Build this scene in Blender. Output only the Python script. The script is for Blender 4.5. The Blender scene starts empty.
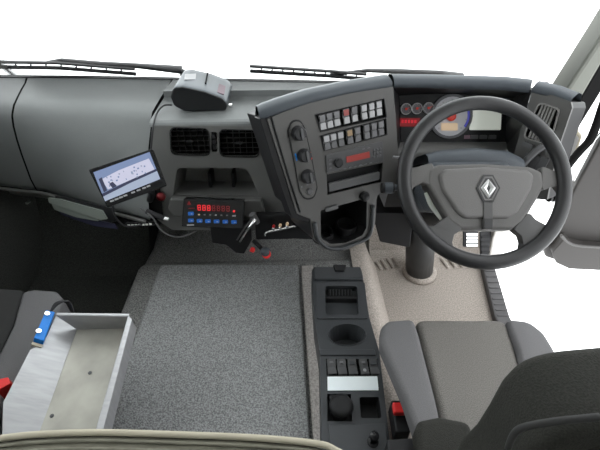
import bpy, bmesh, math, random
from mathutils import Vector as V, Matrix as M
from mathutils.geometry import delaunay_2d_cdt
random.seed(7)
sc = bpy.context.scene
COL = sc.collection
# ---------------------------------------------------------------- camera, world, exposure
F = 400.0                                   # focal length in pixels of the 600x450 frame
CAM = V((0, 0, 1.46)); PIT = math.radians(39); YAW = math.radians(1.7)
FW = V((math.sin(YAW)*math.cos(PIT), math.cos(YAW)*math.cos(PIT), -math.sin(PIT)))
RT = V((math.cos(YAW), -math.sin(YAW), 0)); UP = RT.cross(FW)
cd = bpy.data.cameras.new('camera'); cam = bpy.data.objects.new('camera', cd); COL.objects.link(cam)
cd.sensor_width = 36; cd.lens = 36*F/600; cd.clip_start = 0.02
cam.matrix_world = M((RT, UP, -FW)).transposed().to_4x4(); cam.location = CAM
sc.camera = cam
w = bpy.data.worlds.new('overcast_sky'); sc.world = w; w.use_nodes = True
bgn = w.node_tree.nodes['Background']; bgn.inputs[0].default_value = (0.96, 0.985, 1.0, 1); bgn.inputs[1].default_value = 1.0
vs = sc.view_settings; vs.view_transform = 'Standard'; vs.look = 'None'; vs.gamma = 1; vs.use_curve_mapping = False
vs.exposure = 2.15
sc.cycles.use_denoising = True
sc.cycles.max_bounces = 8; sc.cycles.diffuse_bounces = 4; sc.cycles.transparent_max_bounces = 12

# ---------------------------------------------------------------- pixel -> place helpers
def ray(px, py): return FW + RT*((px-300)/F) + UP*((225-py)/F)
def U(px, py, X=None, Y=None, Z=None):      # the place where a pixel's ray meets a plane X=, Y= or Z=
    d = ray(px, py)
    t = (X-CAM.x)/d.x if X is not None else (Y-CAM.y)/d.y if Y is not None else (Z-CAM.z)/d.z
    return CAM + d*t
class Pl:                                   # a work plane: origin, right, up, outward normal
    def __init__(s, o, u, v):
        s.o = V(o); s.u = V(u).normalized(); n = s.u.cross(V(v)).normalized(); s.n = n; s.v = n.cross(s.u)
    def px(s, x, y):
        d = ray(x, y); t = (s.o-CAM).dot(s.n)/d.dot(s.n); p = CAM+d*t-s.o
        return (p.dot(s.u), p.dot(s.v))
    def P(s, pts): return [s.px(*q) for q in pts]
    def w(s, a, b, c=0): return s.o + s.u*a + s.v*b + s.n*c
    def mat(s, a=0, b=0, c=0):
        m = M((s.u, s.v, s.n)).transposed().to_4x4(); m.translation = s.w(a, b, c); return m
    def shift(s, c): return Pl(s.w(0, 0, c), s.u, s.v)
def HP(z): return Pl((0, 0, z), (1, 0, 0), (0, 1, 0))

# ---------------------------------------------------------------- materials
MATS = {}
def mat(name, col, rough=0.5, metal=0.0, spec=0.26, nscale=0, namt=0.0, bump=0.0, bscale=None, emit=None, estr=1.0, coat=0, col2=None, stretch=None):
    m = bpy.data.materials.new(name); m.use_nodes = True; nt = m.node_tree; b = nt.nodes['Principled BSDF']
    b.inputs['Base Color'].default_value = (*col, 1); b.inputs['Roughness'].default_value = rough
    b.inputs['Metallic'].default_value = metal; b.inputs['Specular IOR Level'].default_value = spec
    if coat: b.inputs['Coat Weight'].default_value = coat
    if nscale or bump:
        tc = nt.nodes.new('ShaderNodeTexCoord'); src = tc.outputs['Object']
        if stretch:
            mp = nt.nodes.new('ShaderNodeMapping'); mp.inputs['Scale'].default_value = stretch; nt.links.new(src, mp.inputs[0]); src = mp.outputs[0]
        n = nt.nodes.new('ShaderNodeTexNoise'); n.inputs['Scale'].default_value = nscale or 60; n.inputs['Detail'].default_value = 4
        nt.links.new(src, n.inputs['Vector'])
        if namt:
            r = nt.nodes.new('ShaderNodeValToRGB'); c2 = col2 or tuple(min(1, c*(1+namt)) for c in col); c1 = tuple(c*(1-namt) for c in col) if not col2 else col
            r.color_ramp.elements[0].position = .35; r.color_ramp.elements[1].position = .65
            r.color_ramp.elements[0].color = (*c1, 1); r.color_ramp.elements[1].color = (*c2, 1)
            nt.links.new(n.outputs['Fac'], r.inputs[0]); nt.links.new(r.outputs[0], b.inputs['Base Color'])
        if bump:
            n2 = nt.nodes.new('ShaderNodeTexNoise'); n2.inputs['Scale'].default_value = bscale or nscale; n2.inputs['Detail'].default_value = 3
            nt.links.new(src, n2.inputs['Vector'])
            bp = nt.nodes.new('ShaderNodeBump'); bp.inputs['Strength'].default_value = bump; bp.inputs['Distance'].default_value = 0.003
            nt.links.new(n2.outputs['Fac'], bp.inputs['Height']); nt.links.new(bp.outputs[0], b.inputs['Normal'])
    if emit: b.inputs['Emission Color'].default_value = (*emit, 1); b.inputs['Emission Strength'].default_value = estr
    MATS[name] = m; return m
mat('dash_grey', (.142, .150, .150), .55, nscale=6, namt=.04, bump=.25, bscale=420)
mat('dash_mid', (.125, .125, .122), .5, nscale=6, namt=.04, bump=.2, bscale=420)
mat('hood_grey', (.052, .060, .070), .5, bump=.25, bscale=420)
mat('stack_grey', (.078, .076, .074), .45, nscale=8, namt=.03, bump=.15, bscale=420)
mat('black_plastic', (.015, .015, .016), .45, spec=.16)
mat('black_matte', (.008, .008, .008), .8, spec=.06)
mat('black_gloss', (.012, .012, .013), .18)
mat('console_black', (.046, .049, .053), .42, bump=.12, bscale=420)
mat('switch_grey', (.12, .12, .125), .3)
mat('switch_dark', (.075, .075, .078), .35)
mat('switch_white', (.34, .34, .35), .35)
mat('switch_red', (.26, .06, .055), .35)
mat('switch_amber', (.26, .18, .10), .35)
mat('vent_grey', (.17, .165, .16), .4)
mat('column_shaded', (.035, .035, .035), .5)
mat('knob_black', (.022, .022, .024), .35, spec=.25)
mat('wheel_grey', (.017, .017, .018), .38, bump=.2, bscale=500)
mat('pad_grey', (.108, .104, .102), .5, bump=.25, bscale=420)
mat('pad_dark', (.085, .082, .080), .5, bump=.25, bscale=420)
mat('chrome', (.75, .75, .75), .2, metal=1)
mat('emblem_silver', (.55, .55, .55), .3, metal=.7)
mat('aluminium', (.34, .34, .35), .36, metal=.45, nscale=14, namt=.08, bump=.05, stretch=(1, 6, 1))
mat('tray_bottom', (.34, .33, .295), .55, metal=.25, nscale=9, namt=.16)
mat('carpet_grey', (.19, .19, .185), .95, spec=.1, nscale=230, namt=.55, bump=.9, bscale=230)
mat('hatch_carpet', (.235, .238, .24), .95, spec=.1, nscale=230, namt=.42, bump=.9, bscale=230)
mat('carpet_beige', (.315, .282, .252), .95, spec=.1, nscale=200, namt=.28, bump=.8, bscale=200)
mat('carpet_dark', (.05, .052, .048), .95, spec=.1, nscale=230, namt=.4, bump=.8, bscale=230)  # dark colour also holds the shade of the passenger footwell
mat('carpet_pale', (.42, .39, .37), .95, spec=.1, nscale=200, namt=.25, bump=.6, bscale=200)
mat('spoke_grey', (.058, .057, .057), .45, bump=.2, bscale=500)
mat('rubber', (.03, .03, .032), .7)
mat('sill_grey', (.075, .073, .075), .5)
mat('seat_centre', (.15, .142, .132), .9, spec=.15, nscale=420, namt=.22, bump=.5, bscale=420)
mat('seat_bolster', (.125, .122, .126), .8, spec=.2, nscale=500, namt=.12, bump=.3, bscale=500)
mat('seat_side', (.03, .03, .03), .85, spec=.2)
mat('back_fabric', (.026, .026, .023), .9, spec=.15, nscale=420, namt=.2, bump=.5, bscale=420)
mat('bunk_fabric', (.13, .125, .10), .9, spec=.1, nscale=160, namt=.2, bump=.5, stretch=(.15, 1, 1))
mat('piping', (.36, .33, .26), .8)
mat('red_dark', (.16, .012, .015), .3)
mat('red_plastic', (.62, .03, .03), .35)
mat('blue_plastic', (.0, .16, .55), .3)
mat('pillar_trim', (.14, .145, .128), .6)
mat('pillar_paint', (.55, .53, .50), .4)
mat('door_grey', (.042, .039, .037), .55, bump=.2, bscale=420)
mat('roof_lining', (.55, .55, .53), .9)
mat('white_paint', (.42, .38, .30), .35)
mat('white_paper', (.80, .86, .88), .6)
mat('paper_grey', (.13, .145, .13), .6)
mat('blue_dark', (.012, .012, .03), .5)
mat('printer_grey', (.095, .110, .125), .4)
mat('printer_side', (.008, .009, .01), .55)
mat('label_pink', (.16, .10, .125), .5)
mat('screen_sky', (.06, .08, .13), .25, emit=(.30, .38, .62), estr=0.12)
mat('screen_white', (.2, .2, .22), .25, emit=(.62, .62, .82), estr=0.15)
mat('screen_dark', (.03, .03, .05), .25, emit=(.04, .05, .1), estr=0.12)
mat('screen_pale', (.09, .10, .12), .25, emit=(.48, .56, .74), estr=0.14)
mat('led_red', (.10, .005, .005), .3, emit=(1, .03, .04), estr=0.22)
mat('led_dim', (.06, .005, .005), .3, emit=(.5, .01, .02), estr=0.06)
mat('strip_red', (.3, .01, .02), .3, emit=(1, .02, .05), estr=.07)
mat('key_blue', (.01, .09, .36), .35, emit=(.0, .18, .8), estr=0.03)
mat('lcd_red', (.22, .05, .045), .3, emit=(.6, .06, .05), estr=0.03)
mat('lcd_amber', (.5, .4, .28), .3, emit=(.9, .6, .35), estr=0.06)
mat('lcd_grey', (.75, .77, .72), .25)
mat('lcd_reflection', (.6, .62, .58), .25, emit=(.8, .85, .75), estr=.07)  # pale glow stands in for a reflection on the information screen
mat('gauge_face', (.10, .10, .11), .4)
mat('gauge_pale', (.45, .45, .48), .4)
mat('dial_red', (.35, .03, .02), .3, emit=(1, .05, .03), estr=0.03)
mat('blue_glow', (.05, .05, .35), .3, emit=(.08, .08, .7), estr=0.03)
def glass(name, tint=(.97, .985, .98)):
    m = bpy.data.materials.new(name); m.use_nodes = True; nt = m.node_tree; nt.nodes.clear()
    o = nt.nodes.new('ShaderNodeOutputMaterial'); t = nt.nodes.new('ShaderNodeBsdfTransparent'); g = nt.nodes.new('ShaderNodeBsdfGlossy')
    t.inputs[0].default_value = (*tint, 1); g.inputs['Roughness'].default_value = .02
    f = nt.nodes.new('ShaderNodeFresnel'); f.inputs[0].default_value = 1.25; x = nt.nodes.new('ShaderNodeMixShader')
    nt.links.new(f.outputs[0], x.inputs[0]); nt.links.new(t.outputs[0], x.inputs[1]); nt.links.new(g.outputs[0], x.inputs[2]); nt.links.new(x.outputs[0], o.inputs[0])
    MATS[name] = m
glass('window_glass'); glass('lens_glass')

# ---------------------------------------------------------------- object helpers
W = {}
def place(name, me, Mw, parent=None, label=None):
    o = bpy.data.objects.new(name, me); COL.objects.link(o); W[o.name] = Mw.copy()
    if parent is not None:
        o.parent = parent; o.matrix_parent_inverse = W[parent.name].inverted()
    o.matrix_basis = Mw
    if label: o['label'] = label
    return o
def tag(o, label, cat, group=None):
    o['label'] = label; o['category'] = cat
    if group: o['group'] = group
    return o
def struct(o, label=None):
    o['kind'] = 'structure'
    if label: o['label'] = label
    return o
def thing(name, loc, label, cat, group=None):
    o = place(name, None, M.Translation(V(loc))); o.empty_display_size = .05
    return tag(o, label, cat, group)
def obj(name, bm, m, parent=None, bev=0, seg=2, smooth=False, label=None, sub=0):
    """one mesh object from a bmesh in world coordinates, its origin at the middle of its base"""
    bmesh.ops.recalc_face_normals(bm, faces=bm.faces[:])
    lo = V([min(v.co[i] for v in bm.verts) for i in range(3)]); hi = V([max(v.co[i] for v in bm.verts) for i in range(3)])
    c = V(((lo.x+hi.x)/2, (lo.y+hi.y)/2, lo.z)); bmesh.ops.translate(bm, vec=-c, verts=bm.verts[:])
    me = bpy.data.meshes.new(name); bm.to_mesh(me); bm.free()
    me.materials.append(MATS[m])
    o = place(name, me, M.Translation(c), parent, label)
    if sub:
        s = o.modifiers.new('sub', 'SUBSURF'); s.levels = s.render_levels = sub
    if bev:
        b = o.modifiers.new('bevel', 'BEVEL'); b.width = bev; b.segments = seg; b.limit_method = 'ANGLE'; b.angle_limit = math.radians(38)
    if smooth or sub:
        for p in me.polygons: p.use_smooth = True
    return o
def mesh_of(bm, name, m):
    bmesh.ops.recalc_face_normals(bm, faces=bm.faces[:]); me = bpy.data.meshes.new(name); bm.to_mesh(me); bm.free(); me.materials.append(MATS[m]); return me
def rnd(pts, r, seg=4):                     # round the corners of a 2-D polygon
    out = []; n = len(pts)
    for i in range(n):
        p = V(pts[i]); a = V(pts[i-1])-p; b = V(pts[(i+1) % n])-p
        ang = a.angle(b) if a.length > 1e-9 and b.length > 1e-9 else math.pi
        rr = r[i] if isinstance(r, (list, tuple)) else r
        d = min(rr/max(math.tan(ang/2), .05), a.length*.48, b.length*.48)
        if d < 1e-6 or ang > 3.05: out.append(tuple(p)); continue
        s = p+a.normalized()*d; e = p+b.normalized()*d
        for k in range(seg+1):
            t = k/seg; q = s*(1-t)**2+p*2*t*(1-t)+e*t*t; out.append(tuple(q))
    return out
def inside(p, poly):
    r = False; n = len(poly)
    for i in range(n):
        a, b = poly[i], poly[i-1]
        if (a[1] > p[1]) != (b[1] > p[1]) and p[0] < (b[0]-a[0])*(p[1]-a[1])/(b[1]-a[1])+a[0]: r = not r
    return r
def prism(pl, poly, c0, c1, holes=(), bm=None, skin=True):
    """a plate of outline poly (2-D, in plane pl) between depths c0 and c1, with holes"""
    bm = bm or bmesh.new(); loops = [list(poly)]+[list(h) for h in holes]
    flat = [p for l in loops for p in l]
    lo = [bm.verts.new(pl.w(p[0], p[1], c0)) for p in flat]; hi = [bm.verts.new(pl.w(p[0], p[1], c1)) for p in flat]
    if skin:
        if len(loops) == 1:
            bm.faces.new(hi); bm.faces.new(lo[::-1])
        else:
            ed = []; k = 0
            for l in loops: ed += [(k+i, k+(i+1) % len(l)) for i in range(len(l))]; k += len(l)
            ov, oe, of, oi, _, _ = delaunay_2d_cdt([V(p) for p in flat], ed, [], 1, 1e-7)
            for t in of:
                c = (ov[t[0]]+ov[t[1]]+ov[t[2]])/3
                if not inside(c, loops[0]) or any(inside(c, h) for h in loops[1:]): continue
                for vs_ in (hi, lo):
                    try: bm.faces.new([vs_[oi[i][0]] for i in t])
                    except ValueError: pass
    k = 0
    for l in loops:
        n = len(l)
        for i in range(n):
            j = (i+1) % n
            bm.faces.new((lo[k+i], lo[k+j], hi[k+j], hi[k+i]))
        k += n
    return bm
def cavity(pl, poly, c0, c1, shrink=1.0):   # walls and bottom of a recess from c0 (open) down to c1
    bm = bmesh.new(); cx = sum(p[0] for p in poly)/len(poly); cy = sum(p[1] for p in poly)/len(poly)
    a = [bm.verts.new(pl.w(p[0], p[1], c0)) for p in poly]; b = [bm.verts.new(pl.w(cx+(p[0]-cx)*shrink, cy+(p[1]-cy)*shrink, c1)) for p in poly]
    n = len(poly)
    for i in range(n): bm.faces.new((a[i], a[(i+1) % n], b[(i+1) % n], b[i]))
    bm.faces.new(b)
    return bm
def loft(rows, closed=False, bm=None, cap=False):
    bm = bm or bmesh.new(); vv = [[bm.verts.new(p) for p in r] for r in rows]
    for i in range(len(vv)-1):
        n = len(vv[i])
        for j in range(n if closed else n-1):
            k = (j+1) % n
            bm.faces.new((vv[i][j], vv[i][k], vv[i+1][k], vv[i+1][j]))
    if cap: bm.faces.new(vv[0]); bm.faces.new(vv[-1][::-1])
    return bm
def catmull(pts, n=6):
    pts = [V(p) for p in pts]; out = []
    for i in range(len(pts)-1):
        p0 = pts[max(i-1, 0)]; p1 = pts[i]; p2 = pts[i+1]; p3 = pts[min(i+2, len(pts)-1)]
        for k in range(n):
            t = k/n; out.append(.5*((2*p1)+(p2-p0)*t+(2*p0-5*p1+4*p2-p3)*t*t+(3*p1-p0-3*p2+p3)*t**3))
    return out+[pts[-1]]
def tube(pts, r, sides=8, bm=None, curve=True):
    pts = catmull(pts) if curve and len(pts) > 2 else [V(p) for p in pts]; n = len(pts); rows = []; prev = None
    for i, p in enumerate(pts):
        t = (pts[min(i+1, n-1)]-pts[max(i-1, 0)]).normalized()
        ref = prev if prev is not None else (V((0, 0, 1)) if abs(t.z) < .9 else V((1, 0, 0)))
        a = (ref-t*ref.dot(t)).normalized(); prev = a; b = t.cross(a)
        rr = r[min(int(i*len(r)/n), len(r)-1)] if isinstance(r, (list, tuple)) else r
        rows.append([p+(a*math.cos(2*math.pi*k/sides)+b*math.sin(2*math.pi*k/sides))*rr for k in range(sides)])
    return loft(rows, True, bm, True)
def circ(cx, cy, r, n=24, ry=None): return [(cx+r*math.cos(2*math.pi*k/n), cy+(ry or r)*math.sin(2*math.pi*k/n)) for k in range(n)]
def lathe(pl, cx, cy, prof, n=24, bm=None):  # prof: (radius, height above plane)
    rows = [[pl.w(cx+r*math.cos(2*math.pi*k/n), cy+r*math.sin(2*math.pi*k/n), h) for k in range(n)] for r, h in prof]
    return loft(rows, True, bm, True)
def rect(cx, cy, w_, h_): return [(cx-w_/2, cy-h_/2), (cx+w_/2, cy-h_/2), (cx+w_/2, cy+h_/2), (cx-w_/2, cy+h_/2)]
def box(x0, x1, y0, y1, z0, z1, bm=None): return prism(HP(0), [(x0, y0), (x1, y0), (x1, y1), (x0, y1)], z0, z1, bm=bm)
def interp(tab, x):
    tab = sorted(tab)
    if x <= tab[0][0]: return tab[0][1]
    for (a, p), (b, q) in zip(tab, tab[1:]):
        if x <= b: return p+(q-p)*(x-a)/(b-a)
    return tab[-1][1]

# ================================================================ THE SETTING
XL, XR = -1.27, .985                        # inner faces of the cab sides
floor = struct(obj('floor', prism(HP(0), [(XL, -.65), (XR, -.65), (XR, .05), (.905, .06), (.92, 1.05), (.98, 1.42), (.98, 1.62), (XL, 1.62)], -.05, 0), 'carpet_beige'), 'beige carpeted cab floor')
# mat of the passenger footwell, its shade put into the dark colour
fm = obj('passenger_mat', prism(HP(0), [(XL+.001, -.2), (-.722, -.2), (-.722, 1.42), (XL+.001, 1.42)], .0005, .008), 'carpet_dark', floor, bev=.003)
for k in range(7):
    x = -.80+k*.028
    obj('mat_rib', prism(HP(0), rnd([(x, 1.30), (x+.012, 1.30), (x+.027, 1.40), (x+.015, 1.40)], .004, 2), .008, .014), 'carpet_dark', floor)
# toe board rising to the bulkhead, with its pressed ribs
def toe_board(name, xa, xb, m, lab):
    return struct(obj(name, loft([[V((x, 1.42, .0)), V((x, 1.52, .05)), V((x, 1.64, .22)), V((x, 1.72, .45)), V((x, 1.75, .78)), V((x, 1.80, .78)), V((x, 1.80, -.05)), V((x, 1.42, -.05))] for x in (xa, xb)], True, cap=True), m), lab)
toe = toe_board('wall_front_right', .405, XR, 'carpet_beige', 'beige carpeted toe board before the driver')
toe_board('wall_front_left', XL, -.725, 'carpet_dark', 'toe board before the passenger, darkened for footwell shade')
struct(obj('wall_front', box(-.725, .405, 1.74, 1.80, -.05, .78), 'black_matte'), 'dark bulkhead behind the dashboard')
tp = Pl((0, 1.42, 0), (1, 0, 0), (0, .1, .05))
for i, (x0, y0, x1, y1) in enumerate([(376, 262, 381, 270), (381, 260, 387, 269), (387, 259, 393, 268), (393, 258, 398, 266),
                       (441, 259, 448, 268), (448, 258, 455, 267), (455, 258, 462, 267), (462, 258, 469, 267), (469, 259, 475, 267)]):
    a = tp.px(x0, y0); b = tp.px(x1, y1)
    obj('pressed_rib', tube([tp.w(a[0], a[1], .001), tp.w((a[0]+b[0])/2, (a[1]+b[1])/2, .006), tp.w(b[0], b[1], .001)], .009, 6), 'carpet_beige', toe, smooth=True)
# left side: door with window, right side: open doorway
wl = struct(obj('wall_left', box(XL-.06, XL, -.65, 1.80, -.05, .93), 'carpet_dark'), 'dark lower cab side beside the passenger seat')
struct(obj('window_1', box(XL-.04, XL-.03, .15, 1.62, .93, 1.80), 'window_glass'), 'passenger side window')
struct(obj('wall_left_rear', box(XL-.06, XL, -.65, .15, .93, 2.0), 'roof_lining'))
struct(obj('wall_right_rear', box(XR, XR+.06, -.65, .05, -.05, 2.0), 'roof_lining'))
struct(obj('wall_back', box(XL, XR, -.71, -.65, -.05, 2.0), 'roof_lining'))
struct(obj('ceiling', box(XL, XR, -.65, 1.35, 1.95, 2.0), 'roof_lining'))
BE = [(U(px, py, Z=.877).x, U(px, py, Z=.877).y) for px, py in ((-40, 76.5), (0, 77), (80, 77.5), (160, 79), (230, 80.5), (300, 82), (390, 84), (470, 87), (560, 94))]
def back_edge(x): return interp(BE, x)
# windscreen: a curved pane from the cowl to the roof
rows = []
for k in range(13):
    t = k/12; x = XL+.03+(XR-XL-.06)*t; s = 1-(2*t-1)**2
    y = back_edge(x)-1.755
    rows.append([V((x, 1.785+y, .865)), V((x, 1.72+y, 1.25)), V((x, 1.62+y*.8, 1.62)), V((x, 1.47+y*.3, 1.95))])
o = struct(obj('window_2', loft(rows), 'window_glass', smooth=True), 'wide curved windscreen')
md = o.modifiers.new('thick', 'SOLIDIFY'); md.thickness = .006
obj('window_seal', tube([V((x, back_edge(x)+.027, .866)) for x in [XL+.03+(XR-XL-.06)*t/12 for t in range(13)]], .007, 6), 'rubber', o)
struct(obj('ceiling_header', box(XL, XR, 1.35, 1.50, 1.93, 2.0), 'roof_lining'))
# A pillars: pale trim with a dark seal on the outer edge
def pillar(name, sgn):
    pl = Pl((0, 1.46, 0), (1, 0, 0), (0, 0, 1))
    x = (lambda q: q) if sgn > 0 else (lambda q: XL+XR-q)
    def pt(px, py): p = U(px, py, Y=1.46); return (x(p.x), p.z)
    a = [pt(552, 97), pt(600, 22), pt(616, -4), pt(640, -50), pt(655, -50), pt(630, -4), pt(600, 48), pt(571, 99)]
    t_ = struct(obj(name, prism(pl, a, -.05, .05), 'pillar_trim', bev=.012), 'pale grey windscreen pillar trim')
    b = [pt(571, 99), pt(600, 48), pt(630, -4), pt(655, -50), pt(672, -50), pt(648, 0), pt(600, 80), pt(571, 128), pt(566, 132)]
    obj('door_seal', prism(pl, b, -.03, .04), 'black_matte', t_, bev=.012)
    return t_
pillar('trim_1', 1); pillar('trim_2', -1)
# right sill with ribs and the painted door post
sp = HP(.02); q_ = sp.P([(476, 245), (487, 243), (509, 318), (494, 318)]); s_out = [q_[0], q_[1], q_[2], (q_[2][0]-.012, .06), (q_[3][0]-.012, .06), q_[3]]
sill = struct(obj('trim_3', prism(sp, s_out, -.06, .012), 'sill_grey', bev=.006), 'ribbed grey door sill strip')
for k in range(11):
    y0 = 262+k*5.6; a = sp.px(481.5+(y0-262)*.27, y0); b = sp.px(491.5+(y0-262)*.30, y0)
    obj('sill_rib', prism(sp, [(a[0], a[1]), (b[0], b[1]), (b[0], b[1]+.008), (a[0], a[1]+.008)], .012, .016), 'sill_grey', sill)
pp = Pl((0, 1.46, 0), (1, 0, 0), (0, 0, 1))
struct(obj('trim_4', prism(pp, pp.P([(484, 268), (490, 266), (506, 232), (520, 200), (545, 150), (562, 118), (550, 116), (530, 150), (500, 205), (490, 235)]), -.04, .03), 'pillar_paint', bev=.008), 'pale painted door post below the dashboard')

# ---------------------------------------------------------------- open driver's door
dp = Pl(U(575, 220, Y=1.40), (.975, -.22, 0), (0, 0, 1))
outl = rnd(dp.P([(567, 205), (576, 186), (601, 140), (618, 120), (820, 120), (820, 275), (560, 262), (545, 257), (543, 244), (558, 232)]), [.01, .02, .03, .02, .02, .05, .01, .03, .02, .02])
door = struct(obj('door_1', prism(dp, outl, -.05, .0), 'door_grey', bev=.01, seg=3), "grey inner panel of the open driver's door")
pk = rnd(dp.P([(562, 231), (568, 237), (582, 240.5), (820, 246), (820, 274), (566, 262), (553, 256), (549, 246)]), [.01, .02, .02, .02, .02, .02, .03, .03])
obj('door_pocket', prism(dp, pk, .0, .05), 'door_grey', door, bev=.016, seg=4)
obj('pocket_lip', tube([dp.w(*dp.px(*q), .045) for q in ((558, 229), (566, 236.5), (582, 240), (640, 242), (800, 245))], .007, 8), 'pad_dark', door, smooth=True)
obj('arm_rest', prism(dp, rnd(dp.P([(640, 170), (800, 165), (800, 190), (640, 195)]), .03), .0, .06), 'door_grey', door, bev=.02, seg=3)
obj('window_frame', tube([dp.w(*dp.px(*q), -.02) for q in ((566, 174), (571, 166), (581, 154), (591, 143), (598, 128), (606, 105), (622, 60), (640, 15), (680, -5), (790, -10), (800, 120))], .016, 10), 'black_matte', door, smooth=True)
obj('window_glass', prism(dp, dp.P([(571, 172), (592, 143), (606, 105), (640, 15), (790, -8), (798, 122), (612, 126), (598, 142), (576, 184)]), -.025, -.021), 'window_glass', door)

# ================================================================ ENGINE TUNNEL
ZT = .24
ft = HP(ZT)
et = thing('engine_cover', (-.2, .6, 0), 'broad grey carpeted engine cover between the two seats', 'engine cover')
# tunnel body: cross-sections from the bulkhead back under the bunk
def tun(y, xl0, xl, xr, xr0, z): return [V((xl0, y, 0)), V((xl, y, z-.02)), V((xl+.03, y, z)), V((xr-.04, y, z)), V((xr, y, z-.025)), V((xr+.03, y, z-.07)), V((xr0, y, .0))]
pL0 = U(103, 258, Z=ZT); pL1 = U(84, 316, Z=ZT)
bm = loft([tun(y, -.72, -.665, .325, .405, ZT) for y in (-.3, .3, .8, 1.05, 1.245)]+[tun(1.27, -.72, -.665, .325, .405, ZT-.012), tun(1.29, -.72, -.66, .325, .40, ZT-.03), tun(1.42, -.72, -.65, .325, .40, ZT-.035), tun(1.73, -.72, -.64, .32, .40, ZT+.05)], cap=True)
obj('tunnel_carpet', bm, 'carpet_grey', et, bev=.012, seg=3, smooth=True)
obj('flank_carpet', loft([[V((.262, y, ZT+.006)), V((.30, y, ZT+.003)), V((.335, y, ZT-.02)), V((.358, y, ZT-.07)), V((.385, y, .10)), V((.43, y, .006))] for y in (-.3, .3, .8, 1.2, 1.44)]), 'carpet_beige', et, smooth=True)
hp = HP(ZT)
hatch = rnd(hp.P([(161, 268), (298, 268), (303, 330), (312, 470), (92, 470), (123, 380)]), .02)
obj('hatch_panel', prism(hp, hatch, .001, .024), 'hatch_carpet', et, bev=.01, seg=3, smooth=False)

sk_ = hp.P([(301, 267), (313, 266), (325, 470), (315, 470)])
obj('carpet_strip', prism(hp, sk_, .001, .008), 'carpet_pale', et, bev=.004)
# ================================================================ DASHBOARD
dash = thing('dashboard', (-.1, 1.3, .5), 'dark grey wraparound truck dashboard under the windscreen', 'dashboard')
fold = [(U(px, py, Z=.862).x, U(px, py, Z=.862).y) for px, py in ((-40, 106), (40, 109), (140, 118), (175, 122))]
bott = [(U(px, py, Z=.525).x, U(px, py, Z=.525).y) for px, py in ((-40, 181), (0, 186), (45, 191), (100, 207), (150, 220))]
def face_pt(x, t):                          # t 0 windscreen edge .. 1 bottom edge of the passenger fascia
    yf, yb = interp(fold, x), interp(bott, x)
    tab = [(0, (back_edge(x), .876)), (.25, (yf+.12, .874)), (.33, (yf+.04, .871)), (.40, (yf+.008, .857)), (.46, (yf-.012, .835)), (.6, (yf*.66+yb*.34-.018, .75)), (.8, (yf*.33+yb*.67-.016, .63)), (.93, (yb-.004, .55)), (1, (yb, .525))]
    return V((x, interp([(a, b[0]) for a, b in tab], t), interp([(a, b[1]) for a, b in tab], t)))
TS = [0, .1, .2, .27, .33, .365, .40, .43, .46, .52, .6, .7, .8, .88, .93, 1]
def on_row(px_tab, t):                      # x of a seam given as pixels, found on row t of the fascia
    x = -.8
    for _ in range(25):
        p = face_pt(x, t); d = p-CAM; dz = d.dot(FW); sy = 225-F*d.dot(UP)/dz; sx = 300+F*d.dot(RT)/dz
        x += (interp([(b, a) for a, b in px_tab], sy)-sx)*dz/F
    return x
seamL = [(27, 80), (20, 92), (14, 105), (12, 115), (14, 130), (20, 150), (31, 180), (42, 200)]
seamR = [(151, 80), (151, 100), (152, 125), (149, 150), (148, 180), (151, 222)]
N = 16
x0 = on_row(seamR, .45)+.004
def right_edge(t): return x0-.008 if t < .45 else on_row(seamR, t)-.004
def fascia(a_of, b_of):
    return loft([[face_pt(a_of(t)+(b_of(t)-a_of(t))*k/N, t) for k in range(N+1)] for t in TS]+[[V((p.x, p.y+.03, p.z-.004)) for p in [face_pt(a_of(1)+(b_of(1)-a_of(1))*k/N, 1) for k in range(N+1)]], [V((p.x, 1.62, .50)) for p in [face_pt(a_of(1)+(b_of(1)-a_of(1))*k/N, 1) for k in range(N+1)]]])
obj('end_fascia', fascia(lambda t: XL+.002, lambda t: on_row(seamL, t)-.004), 'dash_grey', dash, smooth=True)
obj('passenger_fascia', fascia(lambda t: on_row(seamL, t)+.004, right_edge), 'dash_grey', dash, smooth=True)
# dark backing added to keep light out of the panel gaps
obj('gap_backing', loft([[face_pt(x, t)+V((0, .012, -.012)) for x in (XL+.01, -1.0, -.8, -.6, x0+.002)]  for t in TS]), 'black_matte', dash)
obj('trim_strip', tube([face_pt(XL+.01+(on_row(seamR, 1)-XL-.03)*k/10, 1)+V((0, -.006, -.008)) for k in range(11)], .008, 6), 'dash_mid', dash, smooth=True)
# lower set-back panel under the trim strip
obj('lower_panel', loft([[V((x, interp(bott, x)+.05, .52)), V((x, interp(bott, x)+.07, .43)), V((x, interp(bott, x)+.13, .40)), V((x, 1.65, .40))] for x in (XL+.005, -1.1, -.9, -.75)]), 'dash_mid', dash)
lp = U(27, 203, Y=interp(bott, -1.1)+.045)
obj('lamp_dot', lathe(Pl(lp, (1, 0, 0), (0, .2, 1)), 0, 0, [(.006, -.02), (.006, .002), (.004, .004)], 10), 'paper_grey', dash)

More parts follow.
